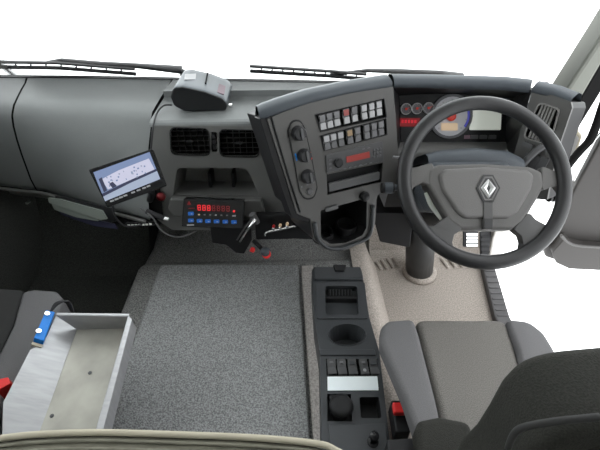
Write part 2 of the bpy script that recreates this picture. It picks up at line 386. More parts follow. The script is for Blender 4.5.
# --- centre section with twin vents and the open tray below
cp = Pl(U(213, 142, Y=1.29), (1, 0, 0), (0, math.sin(.20), math.cos(.20)))
co = rnd(cp.P([(154, 126), (200, 126), (268, 126), (300, 126), (316, 228), (262, 230), (172, 230), (152, 216), (151, 180), (152, 150)]), .004)
vl = rnd(cp.P([(170.5, 128), (208, 129), (210, 155), (171.5, 154)]), .022)
vr = rnd(cp.P([(219.5, 130), (257, 131), (259, 156.5), (220.5, 156)]), .022)
rec = rnd(cp.P([(177, 168), (247, 168), (259, 195), (173, 195)]), [.02, .03, .004, .004])
slot = rnd(cp.P([(211, 132), (217, 132), (217.5, 152), (211.5, 152)]), .006)
obj('centre_fascia', prism(cp, co, -.012, .0, holes=[vl, vr, rec, slot]), 'dash_mid', dash)
def vent(poly, pl, nh, nv, px_c, par=dash, skew=0.0, slat='black_plastic', rim='black_plastic', depth=.045):
    v_ = obj('air_vent', cavity(pl, poly, -.001, -depth), 'black_matte', par)
    us = [p[0] for p in poly]; vs_ = [p[1] for p in poly]; u0, u1, v0, v1 = min(us), max(us), min(vs_), max(vs_)
    for k in range(nh):
        b = v0+(v1-v0)*(k+.7)/(nh+.4)
        bm = bmesh.new(); q = Pl(pl.w(0, b, -.012), pl.u, pl.v*math.cos(.5)-pl.n*math.sin(.5))
        obj('louvre', prism(Pl(pl.w(0, b, -.012), pl.u, pl.n+pl.v*.35), rect((u0+u1)/2, 0, (u1-u0)*.97, .016), -.001, .001), slat, v_); bm.free()
    for k in range(nv):
        a = u0+(u1-u0)*(k+1)/(nv+1)
        obj('vane', prism(Pl(pl.w(a, (v0+v1)/2, -.024), pl.n, pl.v), rect(0, 0, .016, (v1-v0)*.9), -.001, .001), slat, v_)
    # rim around the opening
    cx, cy = (u0+u1)/2, (v0+v1)/2
    out = [(cx+(p[0]-cx)*1.05, cy+(p[1]-cy)*1.08) for p in poly]
    obj('rim', prism(pl, out, -.003, .003, holes=[poly]), rim, v_)
    return v_
for poly, c in ((vl, (190, 141)), (vr, (239, 143))):
    v_ = vent(poly, cp, 5, 5, c)
    a = cp.px(*c); obj('vent_tab', prism(cp, rnd(rect(a[0], a[1], .022, .008), .003), -.012, .002), 'knob_black', v_)
a = cp.px(214.2, 142)
sl = obj('vent_thumbwheel', cavity(cp, slot, -.001, -.02), 'black_matte', dash)
for db in (-.02, 0, .02): obj('thumb_rib', prism(cp, rnd(rect(a[0], a[1]+db, .011, .013), .003), -.02, .003), 'knob_black', sl)
rc = obj('storage_recess', cavity(cp, rec, -.001, -.13, .9), 'dash_mid', dash)
for px in (207, 231):                       # two upright dividers at the back of the recess
    a = cp.px(px, 186); obj('divider', prism(cp, rnd(rect(a[0], a[1], .012, .06), .004), -.125, -.06), 'black_plastic', rc)
# ledge below the recess
lg = rnd(cp.P([(172, 195.5), (262, 196.5), (266, 213), (176, 213), (170, 205)]), .008)
obj('ledge', prism(cp, lg, .0, .035), 'dash_mid', dash, bev=.01, seg=3)
# rolled top edge, sunken top tray, step and rear shelf of the dash top
def ctop(x, k):
    base = cp.w(0, co_top(x)); z0 = base.z; y0 = base.y
    return [V((x, y0, z0)), V((x, y0+.003, z0+.006)), V((x, y0+.010, z0+.011)), V((x, y0+.024, z0+.014)), V((x, y_step, z0+.014)), V((x, y_step+.004, .890)), V((x, back_edge(x), .877))][k]
ytab = [cp.px(154, 126), cp.px(200, 126), cp.px(268, 126), cp.px(300, 126)]
def co_top(x): return sum(p[1] for p in ytab)/4
y_step = U(230, 97, Z=.866).y; z_tray = cp.w(0, co_top(0)).z+.014
x0 = on_row(seamR, .45)+.004
z0c = cp.w(0, co_top(0)).z; 
xs = [x0+(XR-.01-x0)*k/8 for k in range(9)]
bm = loft([[ctop(x, k) for x in xs] for k in range(7)])
obj('dash_top', bm, 'dash_grey', dash, smooth=False)
# defroster slot strip along the windscreen
cx_ = [XL+.01+(XR-XL-.03)*k/16 for k in range(17)]
obj('cowl_strip', prism(HP(0), [(x, back_edge(x)-.006) for x in cx_]+[(x, back_edge(x)+.02) for x in cx_[::-1]], .868, .8795), 'black_plastic', dash)

# --- centre stack turned towards the driver
A = U(266, 118, Y=1.02); B = U(392, 84, Y=1.18)
su = (B-A).normalized(); sn = V((su.y, -su.x, 0)).normalized()
if sn.y > 0: sn = -sn
svd = V((0, 0, -math.cos(.30)))+sn*math.sin(.30)
S = Pl(A, su, -svd)
st_out = rnd(S.P([(267, 119), (285, 111.5), (310, 103), (350, 93.5), (393, 86), (396, 120), (398, 150), (400, 182), (377, 195), (375, 225), (370, 238), (347, 250), (326, 250), (314.5, 240), (310.5, 219), (297, 214), (284, 172)]),
             [.004]*6+[.01]*2+[.02, .03, .04, .05, .05, .04, .01, .01, .02])
bank1 = S.P([(315.5, 115), (383.5, 99), (386, 117), (320.5, 131.5)])
bank2 = S.P([(320.5, 136), (385.5, 119), (386.5, 134.5), (324.5, 150.5)])
radio = S.P([(325, 155), (382.5, 141), (383, 161), (326.5, 172.5)])
slot2 = S.P([(326.8, 174.5), (383, 162.8), (381.5, 182), (327.5, 195)])
bin_ = rnd(S.P([(320.5, 210.5), (367, 198), (366.5, 228), (362, 236), (346, 243), (330, 244), (321, 238)]), [.006, .006, .01, .02, .03, .03, .02])
obj('stack_panel', prism(S, st_out, -.012, 0, holes=[bank1, bank2, radio, slot2, bin_]), 'stack_grey', dash, bev=.003)
obj('stack_skirt', prism(S, st_out, -.20, -.012, skin=False), 'black_plastic', dash)
# dark edge moulding on the left of the stack
obj('edge_moulding', prism(S, rnd(S.P([(260, 118), (267, 119), (284, 172), (297, 214), (310.5, 219), (311, 224), (292, 218), (277, 174)]), .004), -.06, -.004), 'black_plastic', dash, bev=.006, seg=3)
obj('side_cheek', loft([[S.w(*S.px(*q), -.03) for q in ((261, 121), (269, 146), (278, 174), (292, 218))], [S.w(*S.px(*q), -.03)+V((-.01, .24, -.02-dz)) for q, dz in (((261, 121), .16), ((269, 146), .10), ((278, 174), .04), ((292, 218), 0))]]), 'black_plastic', dash)
lm = [(271, 117), (287, 172), (300, 212)]
obj('face_groove', tube([S.w(*S.px(*q), .001) for q in lm], .003, 6), 'black_plastic', dash)

# rocker switches: one mesh pair shared by all
def rocker_mesh(name, m, wd, ht):
    bm = bmesh.new(); p0 = Pl((0, 0, 0), (1, 0, 0), (0, 1, 0))
    prof = [(-ht/2, .0), (-ht/2, .006), (-ht*.05, .002), (ht/2, .008), (ht/2, .0)]
    loft([[V((x, y, z)) for y, z in prof] for x in (-wd/2, wd/2)], True, bm, True)
    return mesh_of(bm, name, m)
sw_w, sw_h = .0205, .043
def rockers(bankpoly, cents, mats, name):
    bk = obj(name, cavity(S, bankpoly, -.001, -.008), 'black_matte', dash)
    fr = [(p[0], p[1]) for p in bankpoly]
    cx = sum(p[0] for p in fr)/4; cy = sum(p[1] for p in fr)/4
    obj('bank_frame', prism(S, [(cx+(p[0]-cx)*1.02, cy+(p[1]-cy)*1.07) for p in fr], -.002, .002, holes=[fr]), 'black_plastic', bk)
    du = V(fr[1])-V(fr[0]); ang = math.atan2(du.y, du.x)
    body = rocker_mesh('rocker_switch', 'switch_grey', sw_w, sw_h); caps = {}
    for (cxp, cyp), mm in zip(cents, mats):
        a = S.px(cxp, cyp); Mx = S.mat(a[0], a[1], -.006) @ M.Rotation(ang, 4, 'Z')
        r = place('rocker_switch', body, Mx, bk)
        if mm not in caps:
            caps[mm] = mesh_of(prism(Pl((0, 0, 0), (1, 0, 0), (0, 1, 0)), rnd(rect(0, sw_h*.26, sw_w*.8, sw_h*.4), .002, 2), .004, .0085), 'switch_lens', mm)
        place('switch_lens', caps[mm], Mx, r)
        if 'lo'+mm not in caps:
            caps['lo'+mm] = mesh_of(prism(Pl((0, 0, 0), (1, 0, 0), (0, 1, 0)), rnd(rect(0, -sw_h*.26, sw_w*.84, sw_h*.42), .002, 2), .002, .0072), 'switch_face', 'switch_white' if name == 'upper_switch_bank' else 'switch_grey')  # pale lower faces carry the sky's reflection as colour
        place('switch_face', caps['lo'+mm], Mx, r)
rockers(bank1, [(322.8, 122.3), (329.8, 120.5), (337, 118.6), (346.5, 116.3), (354.7, 114.3), (364.3, 112), (371.8, 110.2), (379.2, 108.4)], ['switch_grey', 'switch_grey', 'switch_grey', 'switch_red', 'switch_grey', 'switch_white', 'switch_white', 'switch_white'], 'upper_switch_bank')
rockers(bank2, [(327, 142.6), (333.8, 140.8), (341, 139), (350.0, 136.6), (357.8, 134.4), (366.9, 131.8), (374.2, 130), (381.3, 128.2)], ['switch_white', 'switch_white', 'switch_white', 'switch_amber', 'switch_grey', 'switch_grey', 'switch_grey', 'switch_grey'], 'lower_switch_bank')
# radio
rd = obj('radio', prism(S, rnd(radio, .003), -.03, .004), 'switch_dark', dash, bev=.002)
rq = lambda x, y: S.px(x, y)
a = rq(337, 162.5); obj('volume_knob', lathe(S, a[0], a[1], [(.014, .0), (.014, .014), (.011, .018), (.004, .018)], 16), 'knob_black', rd, smooth=False)
obj('display', prism(S, S.P([(345.5, 156.5), (368.5, 151.2), (369, 157.2), (346, 162.5)]), .0, .0055), 'lcd_red', rd)
for k in range(6):
    t = k/5; a = rq(344+26*t, 168.5-5.7*t); obj('preset_button', prism(S, rnd(rect(a[0], a[1], .009, .004), .0015, 2), .0, .0065), 'switch_grey', rd)
for i in range(3):
    for j in range(3):
        a = rq(373.5+3.0*j, 149.8+3.4*i-.75*j); obj('key', prism(S, rnd(rect(a[0], a[1], .006, .006), .002, 2), 0, .0065), 'switch_grey', rd)
for k in range(2):
    a = rq(363+5*k, 148.8-1.1*k); obj('label_mark', prism(S, rect(a[0], a[1], .009, .003), 0, .005), 'switch_grey', rd)
for k in range(3):
    a = rq(329.8, 159.5+4.3*k); obj('side_key', prism(S, rnd(rect(a[0], a[1], .008, .004), .001, 2), 0, .0055), 'switch_grey', rd)
s2 = obj('radio_pocket', cavity(S, slot2, -.001, -.02), 'black_plastic', dash)
obj('pocket_flap', prism(S, S.P([(329, 184), (381, 172), (380.5, 180), (329.5, 193)]), -.016, -.004), 'switch_dark', s2, bev=.003)
# capsule pad with the heater knobs
cap = rnd(S.P([(287, 131), (291, 120), (300, 119), (305, 128), (312, 158), (317.5, 188), (314, 199), (304, 200), (299, 192), (293, 160)]), [.02, .03, .03, .02, .1, .02, .03, .03, .02, .1])
cx = sum(p[0] for p in cap)/len(cap); cy = sum(p[1] for p in cap)/len(cap)
inn = [(cx+(p[0]-cx)*.90, cy+(p[1]-cy)*.955) for p in cap]
hc = obj('heater_panel', prism(S, inn, -.006, .003), 'stack_grey', dash, bev=.002)
obj('panel_outline', prism(S, cap, -.004, .0015, holes=[inn]), 'black_plastic', hc)
for (x, y, r) in ((297.5, 133, .0205), (303, 155, .0195), (306.6, 176, .0205)):
    a = S.px(x, y); kn = obj('heater_knob', lathe(S, a[0], a[1], [(r*1.05, .003), (r, .010), (r*.9, .024), (r*.8, .028), (r*.3, .028)], 24), 'knob_black', hc, smooth=False, bev=.001)
    obj('pointer', prism(S, rnd(rect(a[0]+r*.1, a[1], r*.35, r*1.5), .003, 2), .026, .033), 'switch_dark', kn)
a = S.px(309, 191); obj('push_button', lathe(S, a[0], a[1], [(.010, .002), (.010, .008), (.008, .010), (.003, .010)], 16), 'switch_dark', hc)
for x, y in ((301.5, 186.5), (307, 184), (313, 182)):
    a = S.px(x, y); obj('printed_mark', prism(S, rect(a[0], a[1], .006, .006), .002, .0036), 'switch_grey', hc)
for (x, y, m_) in ((295.6, 157, 'blue_plastic'), (310.5, 155.5, 'red_plastic')):
    a = S.px(x, y); obj('temperature_mark', prism(S, rnd(rect(a[0], a[1], .004, .022), .0015, 2), .002, .0036), m_, hc)
# drinks bin at the foot of the stack
bn = obj('drinks_bin', cavity(S, bin_, -.001, -.14, .85), 'black_plastic', dash)
cx = sum(p[0] for p in bin_)/len(bin_); cy = sum(p[1] for p in bin_)/len(bin_)
obj('bin_rim', tube([S.w(*S.px(*q), .006) for q in ((314, 222), (317, 237), (326, 246.5), (338, 248), (350, 244.5), (365, 238.5), (370.5, 229), (372, 205))], .006, 8), 'console_black', bn, smooth=True)
for (x, y) in ((331, 240), (355, 232)):
    q = S.w(*S.px(x, y), -.06); hpq = HP(q.z); cw = obj('cup_well', lathe(hpq, q.x, q.y, [(.036, -.02), (.036, .012), (.032, .012), (.032, -.018), (.001, -.018)], 24), 'black_plastic', bn, smooth=False)
a = S.px(331, 208.5); obj('bin_latch', prism(S, rnd(S.P([(325, 208), (337, 204.5), (337.5, 208), (325.5, 211.5)]), .002), 0, .006), 'switch_dark', bn)
a = S.px(363.5, 196); obj('socket_cover', lathe(S, a[0], a[1], [(.016, 0), (.016, .012), (.012, .018), (.003, .02)], 18), 'black_plastic', dash)

# --- hood over stack, instruments and right-hand vent
spine = [(259, 115.5, 1.025), (268, 112, 1.03), (285, 106, 1.05), (310, 98, 1.08), (350, 89, 1.13), (392, 82, 1.18), (430, 82, 1.19), (470, 83, 1.18), (505, 84, 1.16), (532, 87, 1.125), (552, 92, 1.085), (572, 100, 1.04)]
def hood_rows(sp_):
    pts = [U(px, py, Y=y) for px, py, y in sp_]; rows = []
    for i, p in enumerate(pts):
        t = (pts[min(i+1, len(pts)-1)]-pts[max(i-1, 0)]); n = V((t.y, -t.x, 0)).normalized()
        if n.y > 0: n = -n
        rows.append([p+n*-.004+V((0, 0, -.02)), p+n*.004+V((0, 0, -.012)), p+n*.003, p-n*.010+V((0, 0, .008)), p-n*.03+V((0, 0, .012)), p-n*.06+V((0, 0, .003)), p-n*.10+V((0, 0, -.05)), V((p.x-n.x*.1, max(p.y+.20, 1.36), .84))])
    return rows
obj('stack_hood', loft(hood_rows(spine[:6])), 'hood_grey', dash, smooth=True)
sp2 = [(394, 81.6, 1.181)]+spine[6:9]+[(531, 86.8, 1.128)]
obj('instrument_hood', loft(hood_rows(sp2)), 'hood_grey', dash, smooth=True)
obj('vent_hood', loft(hood_rows([(533, 87.3, 1.124)]+spine[10:])), 'hood_grey', dash, smooth=True)
# instrument face set deep under the hood
D = Pl(U(450, 118, Y=1.26), (1, 0, 0), (0, math.sin(.42), math.cos(.42)))
cl = rnd(D.P([(399, 95), (440, 93), (470, 94), (507, 99), (506, 146), (401, 146)]), .008)
ins = obj('instrument_cluster', prism(D, cl, -.02, 0), 'black_plastic', dash, bev=.002, label='instrument cluster with round dials')
def dial(x, y, r, ring='switch_grey', face='gauge_face', ndl=-.8):
    a = D.px(x, y); g = obj('dial', lathe(D, a[0], a[1], [(r, 0), (r, .004), (r*.3, .004)], 28), face, ins)
    obj('bezel', prism(D, circ(a[0], a[1], r*1.1, 28), 0, .008, holes=[circ(a[0], a[1], r*.97, 28)]), ring, ins)
    q = Pl(D.w(a[0], a[1], .006), D.u*math.cos(ndl)+D.v*math.sin(ndl), D.v*math.cos(ndl)-D.u*math.sin(ndl))
    obj('needle', prism(q, [(-r*.2, -r*.06), (r*.8, -r*.03), (r*.8, r*.03), (-r*.2, r*.06)], 0, .001), 'dial_red', ins)
    for k in range(9):
        an = math.radians(225-270*k/8); obj('tick', prism(D, rect(a[0]+r*.82*math.cos(an), a[1]+r*.82*math.sin(an), r*.09, r*.09), .0035, .0048), 'switch_white', ins)
    return g
for x, y in ((405.7, 109), (416.6, 108.5), (428, 108)):
    g = dial(x, y, .0165, ring='switch_white', ndl=.4); a = D.px(x, y); obj('dial_hub', lathe(D, a[0], a[1], [(.004, .004), (.004, .009), (.002, .009)], 14), 'dial_red', ins)
g = dial(450.5, 116.5, .066, ring='gauge_face', face='gauge_pale', ndl=2.4)
a = D.px(450.5, 116.5); obj('dial_hub', lathe(D, a[0], a[1], [(.015, .004), (.015, .012), (.010, .014), (.003, .014)], 18), 'dial_red', ins)
obj('display', prism(D, rnd(D.P([(440.5, 123), (457, 123), (457, 130.5), (440.5, 130.5)]), .002), .003, .0055), 'lcd_amber', ins)
obj('blue_arc', prism(D, [(a[0]+.064*math.cos(t), a[1]+.064*math.sin(t)) for t in [x*.1 for x in range(-6, 11)]]+[(a[0]+.056*math.cos(t), a[1]+.056*math.sin(t)) for t in [x*.1 for x in range(10, -7, -1)]], .003, .0052), 'blue_glow', ins)
obj('message_strip', prism(D, rnd(D.P([(400, 118), (420, 118), (418, 126.5), (400, 126.5)]), .002), 0, .003), 'led_dim', ins)
for k in range(5):
    a = D.px(402.3+3.2*k, 121.5); obj('strip_digit', prism(D, rect(a[0], a[1], .007, .010), .002, .0036), 'strip_red', ins)
obj('information_screen', prism(D, rnd(D.P([(472, 108), (501, 108), (500, 130), (469, 130)]), .004), 0, .005), 'lcd_reflection', ins)
obj('warning_lamp', prism(D, rect(*D.px(467, 137), .02, .012), 0, .002), 'label_pink', ins)
for k in range(3):
    a = D.px(474+9*k, 137); obj('trip_button', prism(D, rnd(rect(a[0], a[1], .026, .013), .003), 0, .005), 'switch_dark', ins)
# shell between hood lip and instrument face
hp_ = [U(px, py, Y=y)+V((0, 0, -.016)) for px, py, y in sp2]
ct = [D.w(*D.px(*q)) for q in ((399, 95), (430, 93.5), (462, 94), (490, 96.5), (507, 99))]
obj('cowl_lining', loft([hp_, ct]), 'black_plastic', dash, smooth=True)
# right-hand vent panel
RA = U(533, 92, Y=1.12); RB = U(571, 103, Y=1.035)
ru = (RB-RA).normalized(); rn = V((ru.y, -ru.x, 0)).normalized()
if rn.y > 0: rn = -rn
R = Pl(RA, ru, V((0, 0, math.cos(.25)))-rn*math.sin(.25))
ro = rnd(R.P([(532.5, 89), (552, 95), (571, 102), (572, 108), (561, 140), (551, 178), (547, 200), (505, 196), (513, 158)]), .006)
vro = rnd(R.P([(540, 103.5), (559, 110), (553.5, 129.5), (545, 143), (525, 137), (528, 128)]), .012)
obj('vent_panel', prism(R, ro, -.012, 0, holes=[vro]), 'stack_grey', dash, bev=.003)
obj('panel_skirt', prism(R, ro, -.12, -.012, skin=False), 'black_plastic', dash)
v_ = obj('air_vent', cavity(R, vro, -.001, -.05), 'black_matte', dash)
cx = sum(p[0] for p in vro)/len(vro); cy = sum(p[1] for p in vro)/len(vro)
obj('rim', prism(R, [(cx+(p[0]-cx)*1.10, cy+(p[1]-cy)*1.08) for p in vro], -.002, .006, holes=[vro]), 'vent_grey', v_)
for k in range(5):
    t = (k+1)/6; a = R.px(540+18.5*t, 104+6*t); b = R.px(526+19*t, 136.5+6*t)
    obj('louvre', prism(R, [(a[0]-.003, a[1]), (a[0]+.003, a[1]), (b[0]+.003, b[1]), (b[0]-.003, b[1])], -.014, .003), 'vent_grey', v_)
for (x, y, w_, h_) in ((528, 145, .03, .014), (544, 148, .03, .014), (527, 160, .022, .04), (535, 162, .022, .04), (543, 164, .022, .04)):
    a = R.px(x, y); obj('panel_button', prism(R, rnd(rect(a[0], a[1], w_, h_), .004), -.002, .006), 'switch_dark', dash)
# inner cheeks of the instrument well
obj('well_cheek', loft([[S.w(*S.px(*q), -.004) for q in ((394, 88), (396, 120), (398, 150))], [D.w(*D.px(*q), -.002) for q in ((399, 95), (400, 120), (401, 146))]]), 'black_plastic', dash)
obj('well_cheek', loft([[R.w(*R.px(*q), -.004) for q in ((531, 89), (522, 125), (512.5, 160))], [D.w(*D.px(*q), -.002) for q in ((507, 99), (506, 125), (506, 146))]]), 'black_plastic', dash)
# shelf below the instruments, running out towards the driver, and the knee panel
e0 = [D.w(*D.px(x, 142)) for x in (397, 430, 470, 507)]; e1 = [U(x, y, Y=1.16) for x, y in ((398, 150), (430, 148), (475, 149), (516, 154))]
e2 = [p+V((0, -.012, -.012)) for p in e1]; e3 = [p+V((0, -.004, -.05)) for p in e1]; e4 = [V((p.x, p.y+.05, .56)) for p in e1]; e5 = [V((p.x, 1.5, .52)) for p in e1]
obj('knee_shelf', loft([e0, e1, e2, e3]), 'dash_mid', dash, smooth=True)
obj('knee_panel', loft([e3, e4, e5]), 'black_plastic', dash)
obj('lower_cover', prism(Pl((0, 1.28, 0), (1, 0, 0), (0, 0, 1)), rnd([U(x, y, Y=1.28).xz for x, y in ((372, 213), (414, 213), (410, 248), (380, 242))], .01), -.2, 0), 'black_plastic', dash, bev=.006)  # black box enlarged to stand for the shadow beside the column
obj('under_tray', box(-.70, .0, 1.24, 1.6, .475, .50), 'black_plastic', dash)
obj('red_lamp', lathe(cp, *cp.px(161.5, 196), [(.017, 0), (.017, .010), (.012, .018), (.004, .021)], 18), 'red_dark', dash, smooth=True)

# ================================================================ STEERING WHEEL AND COLUMN
WC = V((.5056, .8653, .8947)); el = math.radians(45); wn = V((0, -math.cos(el), math.sin(el)))
WP = Pl(WC, (1, 0, 0), (0, math.sin(el), math.cos(el)))
wh = thing('steering_wheel', WC-wn*.05, 'dark grey four-spoke steering wheel with a silver diamond emblem', 'steering wheel')
Rr, rr = .2105, .019
rows = []
for i in range(72):
    t = 2*math.pi*i/72; rows.append([WP.w((Rr+rr*math.cos(s))*math.cos(t), (Rr+rr*math.cos(s))*math.sin(t), rr*.85*math.sin(s)) for s in [2*math.pi*k/12 for k in range(12)]])
rows.append(rows[0]); bm = loft(rows, True); bmesh.ops.remove_doubles(bm, verts=bm.verts[:], dist=1e-5)
obj('rim', bm, 'wheel_grey', wh, smooth=True)
Q = WP.shift(-.018)
def spoke(pts, m='wheel_grey'): return obj('spoke', prism(Q, rnd(Q.P(pts), .008), -.010, .016), m, wh, bev=.009, seg=4, smooth=True)
spoke([(402, 166), (412, 169), (431, 164), (436, 190), (421, 184), (412, 188), (407, 201), (400, 200)], 'pad_dark')
spoke([(538, 167), (556, 174), (567, 170), (569, 198), (563, 200), (553, 186), (538, 192)], 'pad_dark')
spoke([(449, 214), (460, 230), (452, 235), (450, 243), (453, 254), (438, 253), (424, 243), (409, 222), (420, 227), (432, 226), (441, 220)], 'spoke_grey')
spoke([(526, 213), (532, 220), (543, 226), (554, 225), (560, 219), (552, 237), (534, 252), (518, 256), (520, 243), (518, 236), (510, 230)], 'spoke_grey')
pad = rnd(WP.P([(428, 168), (440, 164), (486, 163), (530, 166), (543, 171), (546, 184), (538, 200), (524, 222), (513, 230), (460, 230), (449, 222), (434, 196), (426, 182)]), [.012, .02, .02, .03, .015, .015, .05, .03, .02, .02, .03, .05, .015])
obj('hub_cover', prism(WP, pad, -.055, -.001), 'pad_dark', wh, bev=.014, seg=4)
face = rnd(WP.P([(444, 169), (486, 167), (528, 170), (534, 176), (531, 190), (518, 212), (508, 219), (464, 219), (456, 213), (441, 190), (438, 175)]), [.02, .02, .02, .015, .04, .03, .02, .02, .03, .04, .015])
obj('airbag_cover', prism(WP, face, -.02, .006), 'pad_grey', wh, bev=.010, seg=5)
tail = WP.P([(482.3, 200), (491.5, 200), (491, 229.5), (482.5, 229.5)])
obj('centre_strip', prism(WP, tail, -.004, .0085), 'spoke_grey', wh, bev=.001)
obj('strip_badge', prism(WP, WP.P([(482.8, 219), (491, 219), (490.6, 229), (483, 229)]), .006, .0093), 'black_gloss', wh)
ho = WP.P([(482, 175.5), (491.5, 175.5), (498.5, 188.5), (491.5, 203), (482, 203), (475, 188.5)])
hi_ = WP.P([(483, 177.3), (490.5, 177.3), (496.8, 188.6), (490.5, 201), (483, 201), (476.8, 188.6)])
em = obj('emblem', prism(WP, ho, .002, .0085), 'black_gloss', wh)
obj('emblem_border', prism(WP, hi_, .006, .0095, holes=[WP.P([(483.8, 179), (489.8, 179), (495.3, 188.6), (489.8, 199.4), (483.8, 199.4), (478.3, 188.6)])]), 'pad_grey', em)
dm = WP.P([(486.8, 179.2), (494.8, 188.6), (486.8, 199.6), (478.8, 188.6)]); di = WP.P([(486.8, 185.2), (488.6, 188.8), (486.8, 193), (485, 188.8)])
bm = loft([[WP.w(*p, .008) for p in dm], [WP.w((p[0]+q[0])/2, (p[1]+q[1])/2, .0125) for p, q in zip(dm, di)], [WP.w(*p, .009) for p in di]], True)
obj('emblem_diamond', bm, 'emblem_silver', em)
# small thumb-pad edges showing beside the hub
for pts in (((431, 190), (436, 203), (447, 217)), ((541, 191), (536, 206), (528, 218))):
    obj('thumb_switch', tube([WP.w(*WP.px(*q), -.035) for q in pts], .007, 8), 'lcd_grey', wh, smooth=True)
scol = thing('steering_column', (.62, 1.40, 0), 'grey steering column with stalks rising from the driver floor', 'steering column')
sh = Pl(WC-wn*.07, (1, 0, 0), WP.v)
pts0 = rnd([(-.10, -.07), (.10, -.07), (.13, .0), (.12, .075), (-.12, .075), (-.13, .0)], .03)
bm = loft([[sh.w(a*s, b*s+dy, -c) for a, b in pts0] for c, s, dy in ((0, .9, 0), (.02, 1, .0), (.10, 1.02, .012), (.20, .9, .02), (.26, .8, .02))], True, cap=True)
obj('column_shroud', bm, 'hood_grey', scol, bev=.004)
# upper cowl of the column seen over the hub
cowl = [U(x, y, Y=1.0) for x, y in ((428, 157), (445, 153), (480, 151), (512, 154), (524, 160))]
obj('column_cowl', loft([[p+V((0, -.03, -.045)) for p in cowl], [p+V((0, -.02, -.014)) for p in cowl], cowl, [p+V((0, .025, -.004)) for p in cowl], [p+V((0, .09, -.05)) for p in cowl], [p+V((0, .16, -.13)) for p in cowl]]), 'hood_grey', scol, smooth=True)
b0 = U(419, 273, Z=.0); t0 = U(421, 222, Y=1.33)
obj('column_tube', tube([b0, b0.lerp(t0, .5), t0], .066, 20, curve=False), 'column_shaded', scol, smooth=True)  # tube coloured darker to carry the shade under the dash
obj('column_joint', tube([t0, WC-wn*.22], .055, 14, curve=False), 'black_plastic', scol, smooth=True)
obj('floor_boot', lathe(HP(.0), b0.x, b0.y, [(.085, .001), (.083, .02), (.075, .032), (.064, .034)], 24), 'carpet_beige', scol, smooth=True)
# stalks
sk = [U(386, 187, Y=1.0), U(397, 187.5, Y=1.0), U(430, 185, Y=1.0)]
st = obj('stalk', tube(sk, .010, 10, curve=False), 'hood_grey', scol, smooth=True)
obj('stalk_tip', tube([U(381, 188, Y=1.0), U(394, 188, Y=1.0)], .0165, 14), 'black_plastic', st, bev=.003)
obj('stalk_band', tube([U(384, 188, Y=1.0), U(392, 188, Y=1.0)], .0172, 14), 'hood_grey', st, bev=.001)
obj('thin_lever', tube([U(393, 157, Y=1.02), U(402, 157.5, Y=1.02), U(414, 172, Y=1.02)], .004, 8, curve=False), 'switch_grey', scol)
obj('stalk', tube([U(538, 194, Y=1.0), U(550, 196.5, Y=1.0)], .011, 10), 'black_plastic', scol, smooth=True)
kn = U(553, 197, Y=1.0)
for dx in (-.012, 0, .012): obj('stalk_ring', tube([kn+V((dx-.004, 0, 0)), kn+V((dx+.004, 0, 0))], .016, 12), 'black_gloss', scol, bev=.002)
obj('wiper_stalk', tube([U(519, 168, Y=1.02), U(535, 152, Y=1.02), U(545, 146, Y=1.02)], .010, 10), 'switch_dark', scol, smooth=True)
# pedals
pf = Pl(U(471, 240, Y=1.38), (1, 0, 0), (0, .5, .87))
bp_ = thing('brake_pedal', U(471, 247, Y=1.38), 'silver ribbed brake pedal seen through the steering wheel', 'pedal')
obj('pedal_pad', prism(pf, rnd(pf.P([(463.5, 231), (478.5, 231), (478.5, 247), (463.5, 247)]), .006), -.012, 0), 'rubber', bp_, bev=.003)
for k in range(4):
    y = 233+3.6*k; obj('pedal_rib', prism(pf, pf.P([(466, y), (477, y), (477, y+2.4), (466, y+2.4)]), -.002, .006), 'chrome', bp_)
obj('pedal_arm', tube([pf.w(0, .02, -.01), pf.w(0, .12, -.06), V((.80, 1.52, .60))], .012, 8), 'black_plastic', bp_, smooth=True)
pa = thing('accelerator_pedal', U(486, 257, Y=1.42), 'dark accelerator pedal beside the silver brake pedal', 'pedal')
pg = Pl(U(486, 246, Y=1.42), (1, 0, 0), (0, .55, .83))
obj('pedal_pad', prism(pg, rnd(pg.P([(480, 232), (492, 230), (489, 256), (481, 259)]), .008), -.014, 0), 'rubber', pa, bev=.004)
for k in range(4): obj('pedal_rib', prism(pg, pg.P([(481.5, 236+5*k), (489.5, 236+5*k), (489, 238+5*k), (481.5, 238+5*k)]), 0, .004), 'black_plastic', pa)

# ================================================================ CENTRE CONSOLE
ZC = .36
K = HP(ZC)
con = thing('centre_console', (.17, .78, ZT), 'narrow black console with cup holder and switches beside the driver seat', 'console')
ko = rnd(K.P([(311.5, 268), (361.5, 268), (369.5, 318), (379.5, 352), (393, 470), (322, 470), (320, 352), (314.5, 318)]), [.02, .02, .1, .1, .01, .01, .1, .1])
well = rnd(K.P([(325, 287), (357, 287), (358.5, 316), (325.5, 316)]), .012)
cup = [K.px(347+18.5*math.cos(t), 335+10.5*math.sin(t)) for t in [2*math.pi*k/28 for k in range(28)]]
jbox = K.P([(327.2, 394), (351, 394), (352, 421), (327.5, 421)])
pock = rnd(K.P([(359.5, 397), (379, 397), (381.5, 418), (361, 418)]), .006)
swp = K.P([(326, 359), (377.5, 359), (378.5, 375.5), (326.6, 375.5)])
obj('console_top', prism(K, ko, -.012, 0, holes=[well, cup, jbox, pock, swp]), 'console_black', con, bev=.003)
obj('console_side', prism(K, ko, -.112, -.012, skin=False), 'console_black', con)
